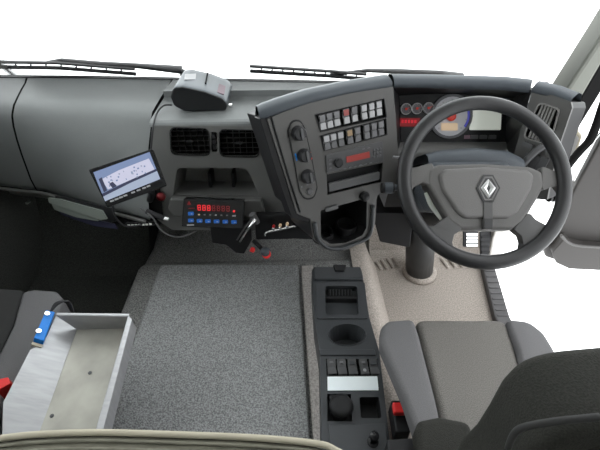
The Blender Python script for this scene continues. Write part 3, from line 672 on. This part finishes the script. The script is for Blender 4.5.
# front block with latch, raised frame around the first well
obj('front_step', prism(K, rnd(K.P([(313, 268.5), (360.5, 268.5), (363.5, 281), (314, 281)]), .008), 0, .012), 'console_black', con, bev=.006, seg=3)
obj('latch', prism(K, rnd(K.P([(333, 268), (346, 268), (344, 274), (335, 274)]), .004), .006, .019), 'black_plastic', con, bev=.003)
obj('well_frame', prism(K, rnd(K.P([(316, 283), (364.5, 283), (368.5, 319.5), (316.5, 319.5)]), .01), 0, .006, holes=[well]), 'console_black', con, bev=.003)
wl_ = obj('front_well', cavity(K, well, .004, -.022), 'console_black', con)
g = obj('grille', prism(K, K.P([(328.5, 288.5), (352, 288.5), (352.5, 295.5), (328.5, 295.5)]), -.02, -.004), 'black_matte', wl_)
for k in range(8):
    a = K.px(330+3*k, 289); b = K.px(330+3*k, 295); obj('grille_bar', prism(K, [(a[0], a[1]), (a[0]+.002, a[1]), (b[0]+.002, b[1]), (b[0], b[1])], -.006, -.001), 'console_black', wl_)
obj('ledge_bar', prism(K, K.P([(325, 296.5), (356.5, 296.5), (357, 299), (325, 299)]), -.02, .003), 'black_plastic', wl_, bev=.001)
cu_ = obj('cup_holder', cavity(K, cup, .0, -.075, .85), 'console_black', con)
cxx = sum(p[0] for p in cup)/28; cyy = sum(p[1] for p in cup)/28
obj('cup_ring', prism(K, [(cxx+(p[0]-cxx)*1.06, cyy+(p[1]-cyy)*1.06) for p in cup], -.002, .004, holes=[cup]), 'console_black', cu_, bev=.001)
obj('step_ridge', prism(K, rnd(K.P([(318.5, 350), (374.5, 350), (376, 356), (320, 356)]), .004), 0, .005), 'console_black', con, bev=.003)
# five rocker switches
sb = obj('switch_bank', cavity(K, swp, -.001, -.01), 'black_matte', con)
for k, (xa, xb) in enumerate(((326.8, 335.4), (336.6, 345.4), (347.2, 355.8), (358.8, 367), (368.6, 376.8))):
    p = K.P([(xa, 360), (xb, 360), (xb+.3, 374.5), (xa+.2, 374.5)]); y1 = p[0][1]; y0 = p[2][1]; ym = (y0+y1)/2
    bm = loft([[V((x0_, y1, ZC-.006)), V((x0_, y1, ZC+.006)), V((x0_, ym, ZC-.001)), V((x0_, y0, ZC+.004)), V((x0_, y0, ZC-.006))] for x0_ in (p[0][0], p[1][0])], True, cap=True)
    r = obj('rocker_switch', bm, 'switch_dark', sb, bev=.001)
    if k in (0, 1, 2, 3, 4):
        obj('switch_symbol', prism(K, rnd(rect((p[0][0]+p[1][0])/2, ym+.014, .011, .008) if k in (0, 1, 3) else rect((p[0][0]+p[1][0])/2, ym+.013, .017, .014), .002, 2), 0, .0045), 'switch_grey' if k in (0, 1, 3) else 'console_black', r)
    if k == 3: obj('switch_symbol', prism(K, circ((p[0][0]+p[1][0])/2, ym-.012, .005, 12), 0, .0042), 'switch_white', r)
obj('blank_label', prism(K, rnd(K.P([(327.4, 377.2), (377.2, 376.8), (378.5, 390.6), (327.6, 391)]), .002), -.001, .003), 'white_paper', con, label='blank pale label strip')
jb = obj('joystick_tray', cavity(K, jbox, 0, -.03), 'black_plastic', con)
jc = K.px(339.5, 408); jc2 = K.px(341, 409)
obj('joystick_stem', lathe(HP(ZC-.03), jc[0], jc[1], [(.024, 0), (.020, .02), (.012, .03)], 18), 'rubber', jb, smooth=True)
obj('joystick_knob', lathe(HP(ZC), jc2[0], jc2[1], [(.012, 0), (.030, .008), (.034, .018), (.030, .028), (.018, .032), (.012, .030), (.002, .030)], 22), 'black_plastic', jb, smooth=True)
obj('joystick_bracket', prism(K, rnd(K.P([(329, 396), (348, 395), (348.5, 402), (330, 403)]), .006), -.02, .008), 'black_plastic', jb, bev=.004)
obj('coin_pocket', cavity(K, pock, .0, -.04, .9), 'black_plastic', con)
obj('rear_cover', prism(K, rnd(K.P([(329, 425), (386, 424), (390, 468), (329.5, 468)]), .004), 0, .006), 'console_black', con, bev=.003)
lc = K.px(372.5, 443)
lv = obj('toggle_lever', lathe(K, lc[0], lc[1], [(.015, .005), (.015, .010), (.009, .012), (.009, .03), (.012, .034), (.012, .046), (.004, .05)], 16), 'black_gloss', con, smooth=False, bev=.001)

# ================================================================ SEATS
def cushion_piece(name, pl, pts, r, th, m, par, bev=.03, top=0.0, seg=5):
    return obj(name, prism(pl, rnd(pl.P(pts), r), top-th, top), m, par, bev=bev, seg=seg, smooth=True)
ZS = .50
C = HP(ZS)
ds = thing('driver_seat', (.50, .45, 0), 'grey fabric driver seat with dark backrest below the steering wheel', 'seat')
cushion_piece('seat_cushion', C, [(415, 318), (507, 318), (520, 360), (560, 470), (450, 470), (436, 400)], .03, .10, 'seat_centre', ds, .022)
cushion_piece('bolster', HP(ZS+.012), [(381, 326), (388, 319.5), (414, 317.5), (420, 336), (436, 398), (452, 470), (430, 470), (404, 395), (381, 342)], [.03, .03, .02, .02, .02, .02, .02, .05, .04], .06, 'seat_bolster', ds, .028)
cushion_piece('bolster', HP(ZS+.012), [(506, 317.5), (530, 320), (545, 332), (556, 350), (580, 470), (545, 470), (518, 350)], [.02, .04, .05, .04, .02, .02, .02], .15, 'seat_bolster', ds, .028)
obj('seat_pan', prism(HP(0), rnd([(.345, -.05), (.72, -.05), (.72, .64), (.345, .64)], .04), .26, .45), 'seat_side', ds, bev=.03, seg=3)
obj('seat_base', prism(HP(0), rnd([(.50, .0), (.72, .0), (.72, .55), (.50, .55)], .04), .0, .27), 'seat_side', ds, bev=.02)
bl = math.radians(1); BK = Pl((.505, .28, 1.05), (1, 0, 0), (0, -math.sin(bl), math.cos(bl)))
hl = BK.P([(498, 376), (512, 361), (530, 352), (556, 346), (602, 342)])
hl = BK.P([(473, 421), (485, 401)])+hl; hl[0] = (hl[0][0], hl[0][1]); mid = [(-.235, -.50), (-.235, -.27)]
bo = rnd(mid+hl+[(-p[0], p[1]) for p in hl[::-1]]+[(-p[0], p[1]) for p in mid[::-1]], [.03]+[.1]*16+[.03])
# backrest: n of BK points back to the camera
obj('backrest', prism(BK, bo, 0, .10), 'back_fabric', ds, bev=.034, seg=6, smooth=True)
bi = [(p[0]*.80, (p[1]+.02)*.98-.045) for p in bo]
obj('back_panel', prism(BK, bi, .085, .106), 'back_fabric', ds, bev=.010, seg=3, smooth=True)
bs = BK.shift(.095)
obj('back_seam', tube([bs.w(*bs.px(*q)) for q in ((508, 448), (513, 436), (520, 429), (534, 425), (560, 421), (600, 417))], .004, 6), 'seat_side', ds, smooth=True)
cushion_piece('armrest', HP(.60), [(415.5, 428), (419, 419), (440, 415), (472, 421), (476, 470), (420, 470)], .02, .06, 'back_fabric', ds, .02)
obj('seat_control', prism(HP(.56), rnd(HP(.56).P([(387, 439), (421, 437), (423, 443), (461, 446), (465, 475), (388, 475)]), .006), -.10, 0), 'black_plastic', ds, bev=.006)
bk_ = obj('belt_buckle', prism(HP(.43), rnd(HP(.43).P([(392.5, 402), (404.5, 402), (406, 412.5), (394.5, 412.5)]), .004), -.02, .0), 'red_plastic', ds, bev=.004, label='red seat belt buckle')
obj('buckle_stalk', prism(HP(.405), HP(.405).P([(391, 400), (406, 400), (411, 432), (396, 432)]), -.06, .0), 'black_plastic', ds, bev=.004)
ZP = .42; C = HP(ZP)
ps = thing('passenger_seat', (-.97, .5, 0), 'dark grey passenger seat cushion at the left of the cab', 'seat')
pc = C.P([(0, 287.5), (25, 289), (14, 320), (-40, 440), (-60, 520)])
obj('seat_cushion', prism(C, rnd([(XL+.03, pc[0][1]+.005)]+pc+[(XL+.03, pc[-1][1])], .03), -.13, 0), 'seat_side', ps, bev=.022, seg=5, smooth=True)
cushion_piece('bolster', HP(ZP+.012), [(22, 291), (34, 288.5), (56, 290), (63, 298), (58, 312), (0, 410), (-40, 520), (-75, 520), (-40, 430), (12, 326)], [.02, .02, .03, .03, .05, .1, .02, .02, .1, .05], .15, 'seat_bolster', ps, .028)
obj('seat_pan', prism(HP(0), rnd([(-1.22, .05), (-.80, .05), (-.80, .80), (-1.22, .80)], .04), .0, .305), 'seat_side', ps, bev=.03, seg=3)
obj('belt_buckle', prism(HP(.48), rnd(HP(.48).P([(-6, 380), (8, 377), (11, 383), (-4, 391)]), .004), -.10, .0), 'red_plastic', ps, bev=.004, label='red seat belt buckle')

# bunk in the foreground
ZB = .72; BP = HP(ZB)
bk = thing('bunk', (-.35, .1, .3), 'olive grey ribbed bunk cushion with beige piping in the foreground', 'bunk')
bpts = [(-60, 448), (-20, 442), (30, 435.5), (95, 433), (160, 434.5), (250, 438), (312, 443.5), (334, 450), (350, 468), (360, 560)]
pp_ = BP.P(bpts); poly = pp_+[(pp_[-1][0], -.35), (-1.15, -.35), (-1.15, pp_[0][1])]
obj('mattress', prism(BP, poly, -.12, 0), 'bunk_fabric', bk, bev=.012, seg=3)
obj('piping', tube([BP.w(a, b, .002) for a, b in pp_], .006, 8), 'piping', bk, smooth=True)
for k in range(1, 4): obj('rib_seam', tube([BP.w(a-.0*k, b-.014*k, .001) for a, b in pp_[:-1]], .0035, 6), 'bunk_fabric', bk, smooth=True)
obj('bunk_base', prism(HP(0), [(-.6, -.3), (0, -.3), (0, .22), (-.6, .22)], ZT+.002, ZB-.12), 'seat_side', bk)

# ================================================================ LOOSE THINGS
# --- aluminium tray
ZR, ZF = .53, .455
T = HP(ZR); TF = HP(ZF)
tr = thing('metal_tray', U(85, 380, Z=ZF), 'open folded aluminium tray with a blue block beside the passenger seat', 'tray')
def quadslab(name, pts, th, m, par, bev=.001):
    pts = [V(p) for p in pts]; n = (pts[1]-pts[0]).cross(pts[2]-pts[0]).normalized(); bm = bmesh.new()
    a = [bm.verts.new(p) for p in pts]; b = [bm.verts.new(p-n*th) for p in pts]
    bm.faces.new(a); bm.faces.new(b[::-1])
    for i in range(len(pts)): j = (i+1) % len(pts); bm.faces.new((a[i], a[j], b[j], b[i]))
    return obj(name, bm, m, par, bev=bev)
fl = [U(x, y, Z=ZF) for x, y in ((77, 329), (123, 328), (86, 450), (30, 452))]
rt_ = [U(x, y, Z=ZR) for x, y in ((56, 315), (128.5, 316), (92, 445), (0, 452))]
fl[1] = V((rt_[1].x, fl[1].y, ZF)); fl[2] = V((rt_[2].x, fl[2].y, ZF))
obj('tray_floor', prism(HP(ZF), [(p.x, p.y) for p in fl], -.002, 0), 'tray_bottom', tr)
quadslab('end_wall', [rt_[0], rt_[1], fl[1], fl[0]], .002, 'aluminium', tr)
quadslab('side_wall', [rt_[1], rt_[2], fl[2], fl[1]], .002, 'aluminium', tr)
ro_ = [U(x, y, Z=ZR) for x, y in ((132, 319), (99, 446))]
quadslab('side_flange', [rt_[1], rt_[2], ro_[1], ro_[0]], .003, 'aluminium', tr)
quadslab('outer_lip', [ro_[0], ro_[1], ro_[1]-V((0, 0, .05)), ro_[0]-V((0, 0, .05))], .002, 'aluminium', tr)
quadslab('end_flange', [rt_[0]+V((0, 0, .001)), rt_[1]+V((0, 0, .001)), rt_[1]+V((0, .008, .001)), rt_[0]+V((0, .008, .001))], .003, 'aluminium', tr)
# leaning left sheet from floor edge out over the seat
e_a, e_b = fl[0], fl[3]
sheet_n = Pl(e_a, (e_b-e_a), V((-.30, 0, .16)))
quadslab('side_sheet', [sheet_n.w(*sheet_n.px(x, y)) for x, y in ((56, 316), (77, 329), (40, 432), (28, 455), (-4, 455), (2, 437), (3, 403), (30, 350), (43, 344))], .002, 'aluminium', tr)
bb = sheet_n.shift(-.004 if sheet_n.n.z < 0 else .004); sg = -1 if sheet_n.n.z < 0 else 1
blk = obj('blue_block', prism(sheet_n, sheet_n.P([(45, 314), (54, 316), (43, 345), (33, 342)]), 0, .02*sg), 'blue_plastic', tr, bev=.002, label='bright blue plastic block')
for x, y in ((46, 318.5), (37.5, 336)):
    a = sheet_n.px(x, y); obj('screw', prism(sheet_n, circ(a[0], a[1], .007, 12), .018*sg, .026*sg), 'chrome', blk)
obj('block_base', prism(sheet_n, sheet_n.P([(32, 343), (43, 346), (41.5, 348.5), (31, 345.5)]), 0, .006*sg), 'white_paint', blk)
for k in range(3):
    s_ = sheet_n.w(*sheet_n.px(50, 314), .01*sg)
    obj('wire', tube([s_, s_+V((.012+.006*k, .02, .016)), s_+V((.035+.006*k, .03, .008)), s_+V((.04, .03, -.05))], .0028, 6), 'rubber', blk, smooth=True)
for x, y in ((90, 373), (52, 416)):
    p = U(x, y, Z=ZF); obj('rivet', lathe(HP(ZF), p.x, p.y, [(.005, 0), (.005, .002), (.002, .003)], 10), 'switch_dark', tr)
p0 = U(110, 400, Z=ZF)
obj('tray_foot', box(-.645, -.575, .47, .72, ZT+.002, ZF-.003), 'black_plastic', tr)

# --- ticket printer on the dash top
pb = U(203, 112, Z=z_tray)
pr = thing('ticket_printer', pb, 'grey ticket printer with black side standing on the dashboard top', 'printer')
ph = Pl(U(200, 97, Y=pb.y+.005), (1, .10, 0), (0, .12, 1))
side = rnd(ph.P([(173, 88), (182, 87), (205, 92), (222, 98.5), (227, 104), (226, 110.5), (200, 111.5), (184, 111), (174, 106), (170.5, 97)]), [.02, .02, .05, .03, .02, .01, .03, .03, .02, .02])
obj('side_cover', prism(ph, side, -.012, .0), 'printer_side', pr, bev=.004)
dirv = V((.0, .19, .0))
bm = loft([[ph.w(*p, -.012)+dirv*t for p in side] for t in (0, .2, .5, .8, 1)], True, cap=True)
obj('printer_body', bm, 'printer_grey', pr, bev=.01, seg=3, smooth=True)
tpx = lambda x, y: None
# top-face details sit on the sloping upper surface
qa, qb = ph.w(*ph.px(182, 87), -.012), ph.w(*ph.px(222, 98.5), -.012)
TP = Pl(qa+V((0, 0, .001)), qb-qa, V((0, 1, 0)))
obj('white_sticker', prism(TP, TP.P([(185, 74.5), (196, 74), (195.5, 79.8), (184, 80)]), 0, .002), 'switch_white', pr)
obj('paper_slot', prism(TP, TP.P([(206.5, 75), (208, 75), (206, 85.5), (204.5, 85)]), 0, .010), 'black_matte', pr)
obj('printed_panel', prism(TP, TP.P([(219, 84), (225.5, 86.5), (224, 95), (217, 92.5)]), 0, .002), 'label_pink', pr)
kx = ph.w(*ph.px(229, 106.5), -.01); obj('paper_knob', tube([kx, kx+V((.012, 0, 0))], .008, 10), 'chrome', pr)
cb = [U(172, 105, Z=.885), U(164, 105.5, Z=.885), U(157, 113, Z=.878), U(153, 128, Y=1.26), U(151, 150, Y=1.23), U(150, 172, Y=1.20)]
tag(obj('printer_cable', tube(cb, .0032, 6), 'rubber', smooth=True), 'thin black cable running from the ticket printer down the dashboard', 'cable')

# --- tilted monitor
mo = U(128, 180, Y=1.10); dn = (CAM-mo).normalized()
mu = (U(152, 149, Y=1.12)-U(88.4, 169.6, Y=1.07)).normalized()
MP = Pl(mo, mu, V((0, .55, .83)))
mn = thing('monitor', MP.w(0, -.1), 'small tilted monitor showing a blue grey picture, left of the red display', 'monitor')
bz = rnd(MP.P([(88, 169.6), (152, 148.8), (166, 186), (107, 207.5)]), .006)
obj('housing', prism(MP, bz, -.022, 0), 'black_gloss', mn, bev=.003)
scr = MP.P([(93.4, 172.4), (149.6, 152), (160.3, 179), (105.2, 201.2)])
s_ = obj('screen', prism(MP, scr, -.001, .0012), 'screen_sky', mn)
def bil(u, v):                              # point in the picture on the screen, u right, v down
    a, b, c, d = [V(p) for p in scr]; return tuple((a*(1-u)+b*u)*(1-v)+(d*(1-u)+c*u)*v)
def pic(name, pts, m, h): obj(name, prism(MP, [bil(*p) for p in pts], .001, h), m, s_)
pic('picture_bank', [(.08, .30), (.4, .22), (.95, .2), (.97, .62), (.6, .66), (.12, .68)], 'screen_white', .0016)
for k in range(26):
    u = .12+random.random()*.8; v = .26+random.random()*.36; d = .012+.02*random.random()
    pic('picture_fleck', [(u, v), (u+d, v), (u+d, v+.05), (u, v+.05)], 'screen_sky' if k % 3 else 'screen_pale', .0018)
pic('picture_shape', [(.04, .26), (.10, .24), (.10, .70), (.04, .72)], 'screen_dark', .0019)
pic('picture_shape', [(.17, .52), (.24, .50), (.28, .68), (.20, .70)], 'screen_dark', .0019)
pic('picture_road', [(0, .74), (.5, .66), (1, .62), (1, .70), (.5, .75), (0, .84)], 'screen_dark', .0018)
pic('picture_ground', [(0, .84), (.5, .75), (1, .70), (1, 1), (0, 1)], 'screen_pale', .0017)
for k, u in enumerate((.08, .16, .24, .32, .46, .56, .66, .74)):
    p, q = bil(u+.03, 1.0), bil(u+.03, 1.14); c = (p[0]*.45+q[0]*.55, p[1]*.45+q[1]*.55)
    obj('monitor_button', prism(MP, rnd(rect(c[0], c[1], .012, .005), .0015, 2), 0, .003), 'switch_white', mn)
back = MP.w(0, -.02, -.02)
obj('mount_arm', tube([back, back+V((.03, .06, -.06)), V((-.52, 1.225, .60))], .012, 8), 'black_plastic', mn, smooth=True)
tag(obj('monitor_cable', tube([U(113, 206, Y=1.10), U(115, 216, Y=1.14), U(123, 225, Y=1.16), U(135, 226, Y=1.18), U(150, 222, Y=1.22)], .0035, 6), 'rubber', smooth=True), 'looping black cable hanging below the tilted monitor', 'cable')
tag(obj('power_lead', tube([U(140, 208, Y=1.2), U(152, 217, Y=1.14), U(163, 232, Y=1.10), U(180, 237, Y=1.10), U(196, 231, Y=1.12)], .003, 6), 'sill_grey', smooth=True), 'grey lead sagging under the red display box', 'cable')
tb = thing('terminal_strip', U(140, 224, Y=1.2), 'pale terminal strip tucked under the dash below the monitor', 'terminal strip')
tq = Pl(U(141, 224, Y=1.2), (1, 0, 0), (0, .3, 1))
obj('strip_base', prism(tq, rnd(tq.P([(125, 223.5), (155, 221.5), (155, 226.5), (126, 228)]), .003), -.02, 0), 'black_plastic', tb, bev=.002)
for k in range(7): a = tq.px(129+3.6*k, 225.4-.25*k); obj('terminal', prism(tq, rect(a[0], a[1], .009, .006), 0, .004), 'lcd_grey', tb)
pl_ = thing('plug', U(167, 219, Y=1.16), 'dark lead plug with a bright metal tip left of the red display box', 'plug')
obj('plug_body', tube([U(146, 211, Y=1.17), U(164, 218.5, Y=1.16)], .010, 10), 'rubber', pl_, bev=.003)
obj('plug_tip', tube([U(164, 218.5, Y=1.16), U(169, 219.5, Y=1.16)], .008, 10), 'chrome', pl_, bev=.002)

# --- control box with red digits
BX = Pl(U(213, 214, Y=1.12), (1, .05, -.03), (0, .45, .9))
cbx = thing('display_box', BX.w(0, -.06, -.03), 'black control box with red digits and blue keys under the vents', 'control box')
bo_ = rnd(BX.P([(183.5, 198.5), (244.5, 200.5), (243, 229.5), (181.5, 226.5)]), .004)
obj('box_body', prism(BX, bo_, -.05, 0), 'black_gloss', cbx, bev=.003)
ds_ = obj('display_window', prism(BX, BX.P([(195, 203), (231, 204.5), (230.5, 212.5), (195, 211.3)]), -.001, .001), 'black_gloss', cbx)
def digit(cx_, cy_, w_, h_, m, par):        # a lit seven-segment figure: outline with a middle bar
    t = .0024; bm = bmesh.new()
    for r in (rect(cx_, cy_+h_/2, w_, t), rect(cx_, cy_-h_/2, w_, t), rect(cx_, cy_, w_, t), rect(cx_-w_/2, cy_, t, h_), rect(cx_+w_/2, cy_, t, h_)): prism(BX, r, .0008, .0022, bm=bm)
    obj('lit_digit', bm, m, par)
for k in range(7):
    a = BX.px(199.2+4.8*k, 207.6+.2*k); digit(a[0], a[1], .0085, .017, 'led_red' if k < 3 else 'led_dim', ds_)
for x, y in [(191, 213.5)]+[(191, 220.3), (199.6, 220.7), (208, 221), (216.6, 221.3), (225.3, 221.6), (234, 221.9)]:
    a = BX.px(x, y); ky = obj('blue_key', prism(BX, rnd(rect(a[0], a[1], .019, .0125), .003), 0, .004), 'key_blue', cbx, bev=.001)
    obj('key_mark', prism(BX, rect(a[0]+.003, a[1]-.001, .006, .003), .003, .0046), 'switch_white', ky)
for k, m in enumerate(('lcd_amber', 'switch_grey', 'switch_grey', 'switch_white', 'switch_grey', 'switch_grey')):
    a = BX.px(199+5.6*k, 214.6+.15*k); obj('status_mark', prism(BX, rect(a[0], a[1], .006, .004), 0, .0012), m, cbx)
a = BX.px(234, 211.2); obj('status_lamp', prism(BX, circ(a[0], a[1], .004, 10), 0, .0025), 'led_red', cbx)
a = BX.px(234, 215.8); obj('status_mark', prism(BX, rect(a[0], a[1], .012, .005), 0, .0015), 'switch_white', cbx)
a = BX.px(189, 203); obj('red_symbol', prism(BX, [(a[0]-.007, a[1]-.006), (a[0]+.007, a[1]-.006), (a[0], a[1]+.008)], 0, .0015), 'led_dim', cbx)
a = BX.px(191.5, 208.3); obj('red_line', prism(BX, rect(a[0], a[1], .02, .002), 0, .0015), 'led_dim', cbx)
a = BX.px(190.5, 225); obj('white_mark', prism(BX, rect(a[0], a[1], .024, .004), 0, .0012), 'switch_white', cbx)
# bracket, rod and hand control under the box
br = thing('hand_control', U(250, 250, Y=1.12), 'black hand control on a silver rod right of the red display', 'hand control')
BQ = Pl(U(236, 238, Y=1.16), (1, 0, 0), (0, .3, 1))
obj('bracket_plate', prism(BQ, rnd(BQ.P([(210, 227), (250, 222), (252, 240), (244, 254), (236, 253), (226, 245), (212, 243)]), .006), -.03, 0), 'black_plastic', br, bev=.003)
obj('rod', tube([U(255.5, 219, Y=1.10), U(247, 230, Y=1.10), U(240, 241.5, Y=1.10)], .0045, 8, curve=False), 'chrome', br, smooth=True)
obj('rod', tube([U(252, 219, Y=1.105), U(244, 229, Y=1.105), U(237, 240, Y=1.105)], .003, 8, curve=False), 'sill_grey', br, smooth=True)
obj('rod_joint', tube([U(252, 214, Y=1.12), U(257, 223, Y=1.12)], .013, 10), 'sill_grey', br, bev=.003)
obj('red_cap', tube([U(250.5, 249, Y=1.12), U(254.5, 250.5, Y=1.12)], .010, 12), 'red_plastic', br, bev=.003)
obj('handle', tube([U(254, 241, Y=1.12), U(261, 248, Y=1.08)], .008, 10), 'black_plastic', br, smooth=True)
hq = Pl(U(265.5, 252, Y=1.07), (1, 0, 0), (0, .5, .8)); obj('grip', lathe(hq, 0, 0, [(.004, -.02), (.015, -.016), (.019, 0), (.015, .012), (.005, .017)], 16), 'hood_grey', br, smooth=True)
obj('grip_band', prism(hq, circ(.004, -.006, .016, 16), .006, .012), 'red_plastic', br)
# air line with fittings on a black plate
ap = thing('air_line', U(280, 235, Y=1.10), 'short silver pipe with three small fittings on a black plate', 'pipe')
AQ = Pl(U(283, 227, Y=1.14), (1, -.1, 0), (0, .35, 1))
obj('mount_plate', prism(AQ, rnd(AQ.P([(254, 214), (296, 214), (311, 222), (315, 240), (296, 239), (256, 240)]), .008), -.03, 0), 'black_plastic', ap, bev=.004)
obj('pipe', tube([AQ.w(*AQ.px(*q), .014) for q in ((265.5, 234.5), (266.5, 231.5), (271, 229.8), (281, 228), (296.5, 224.5))], .0042, 8), 'chrome', ap, smooth=True)
for i, (x, y) in enumerate(((274, 227.5), (280.5, 226.5), (287.5, 225))):
    a = AQ.px(x, y); f_ = obj('fitting', lathe(AQ, a[0], a[1], [(.005, 0), (.005, .02), (.0035, .021)], 10), 'chrome', ap)
    obj('fitting_collar', prism(AQ, circ(a[0], a[1]+.008, .0055, 8), .004, .016), 'red_plastic' if i == 0 else 'lcd_amber', f_)

# --- folded papers under the passenger fascia
BKP = Pl(U(76, 209, Y=1.20), (1, -.42, -.06), (0, .35, .6))
bkl = thing('clipboard', U(76, 218, Y=1.22), 'pale clipboard of papers tucked under the left dashboard', 'clipboard')
obj('board', prism(BKP, rnd(BKP.P([(47.5, 197.5), (60, 199), (102, 210.5), (107, 219), (100, 220), (49, 203)]), .004), -.006, .0), 'paper_grey', bkl, bev=.001)
obj('paper', prism(BKP, BKP.P([(49, 203.5), (66, 206), (89, 214), (96, 221.5), (75, 218), (52, 210)]), -.016, -.010), 'paper_grey', bkl)
obj('back_board', prism(BKP, BKP.P([(51, 209), (75, 217), (110, 225), (113, 230), (90, 227), (58, 216)]), -.026, -.020), 'blue_dark', bkl)
obj('holder', prism(BKP, BKP.P([(48, 196), (104, 209), (110, 222), (104, 224), (49, 206)]), -.040, -.030), 'black_plastic', bkl)

# ================================================================ OUTSIDE
struct(obj('trim_5', box(XL, XR, 1.83, 2.05, .70, .72), 'black_plastic'), 'black scuttle panel below the windscreen')
def wiper(label, pts_blade, pts_arm, Y):
    t_ = thing('windscreen_wiper', U(*pts_arm[-1], Y=Y), label, 'wiper', 'wipers at the foot of the windscreen')
    bl_ = [U(x, y, Y=Y) for x, y in pts_blade]
    obj('blade', tube(bl_, .009, 6, curve=False), 'rubber', t_)
    up_ = [p+V((0, 0, .022)) for p in bl_]
    obj('blade_spine', tube(up_, .008, 6, curve=False), 'sill_grey', t_)
    pv = U(*pts_arm[-1], Y=Y+.01); obj('pivot', tube([V((pv.x, pv.y, .721)), pv], .014, 10), 'rubber', t_)
    n = 11
    for k in range(1, n):
        p = bl_[0].lerp(bl_[-1], k/n); obj('claw', tube([p, p+V((.006, 0, .022))], .004, 5, curve=False), 'rubber', t_)
    obj('arm', tube([U(x, y, Y=Y+.01) for x, y in pts_arm], [.009, .013, .02], 8, curve=False), 'sill_grey', t_, smooth=True)
wiper('black wiper with its arm ending behind the ticket printer', [(-30, 65), (0, 67), (60, 68), (136, 74)], [(48, 62.5), (62, 60), (100, 64), (140, 66), (182, 70)], 1.90)
wiper('black wiper lying above the radio and instruments', [(250, 71), (290, 73.5), (330, 76), (366, 79)], [(330, 75), (366, 70.5), (400, 71.5), (440, 73), (462, 77)], 1.90)
mi = thing('door_mirror', U(566, 160, Y=1.75), 'cream exterior mirror glimpsed between windscreen pillar and open door', 'mirror')
mp_ = Pl(U(568, 146, Y=1.75), (1, -.3, 0), (0, 0, 1))
obj('mirror_housing', prism(mp_, rnd(mp_.P([(563, 131), (576, 128), (583, 136), (577, 155), (566, 168), (557, 160), (558, 145)]), .03), -.08, 0), 'white_paint', mi, bev=.02, seg=3)
obj('mirror_glass', prism(mp_, rnd(mp_.P([(565, 135), (574, 132), (579, 138), (574, 152), (566, 161), (561, 156)]), .02), -.002, .003), 'emblem_silver', mi)
obj('mirror_arm', tube([U(562, 150, Y=1.77), V((1.05, 1.6, .88))], .012, 8), 'rubber', mi)
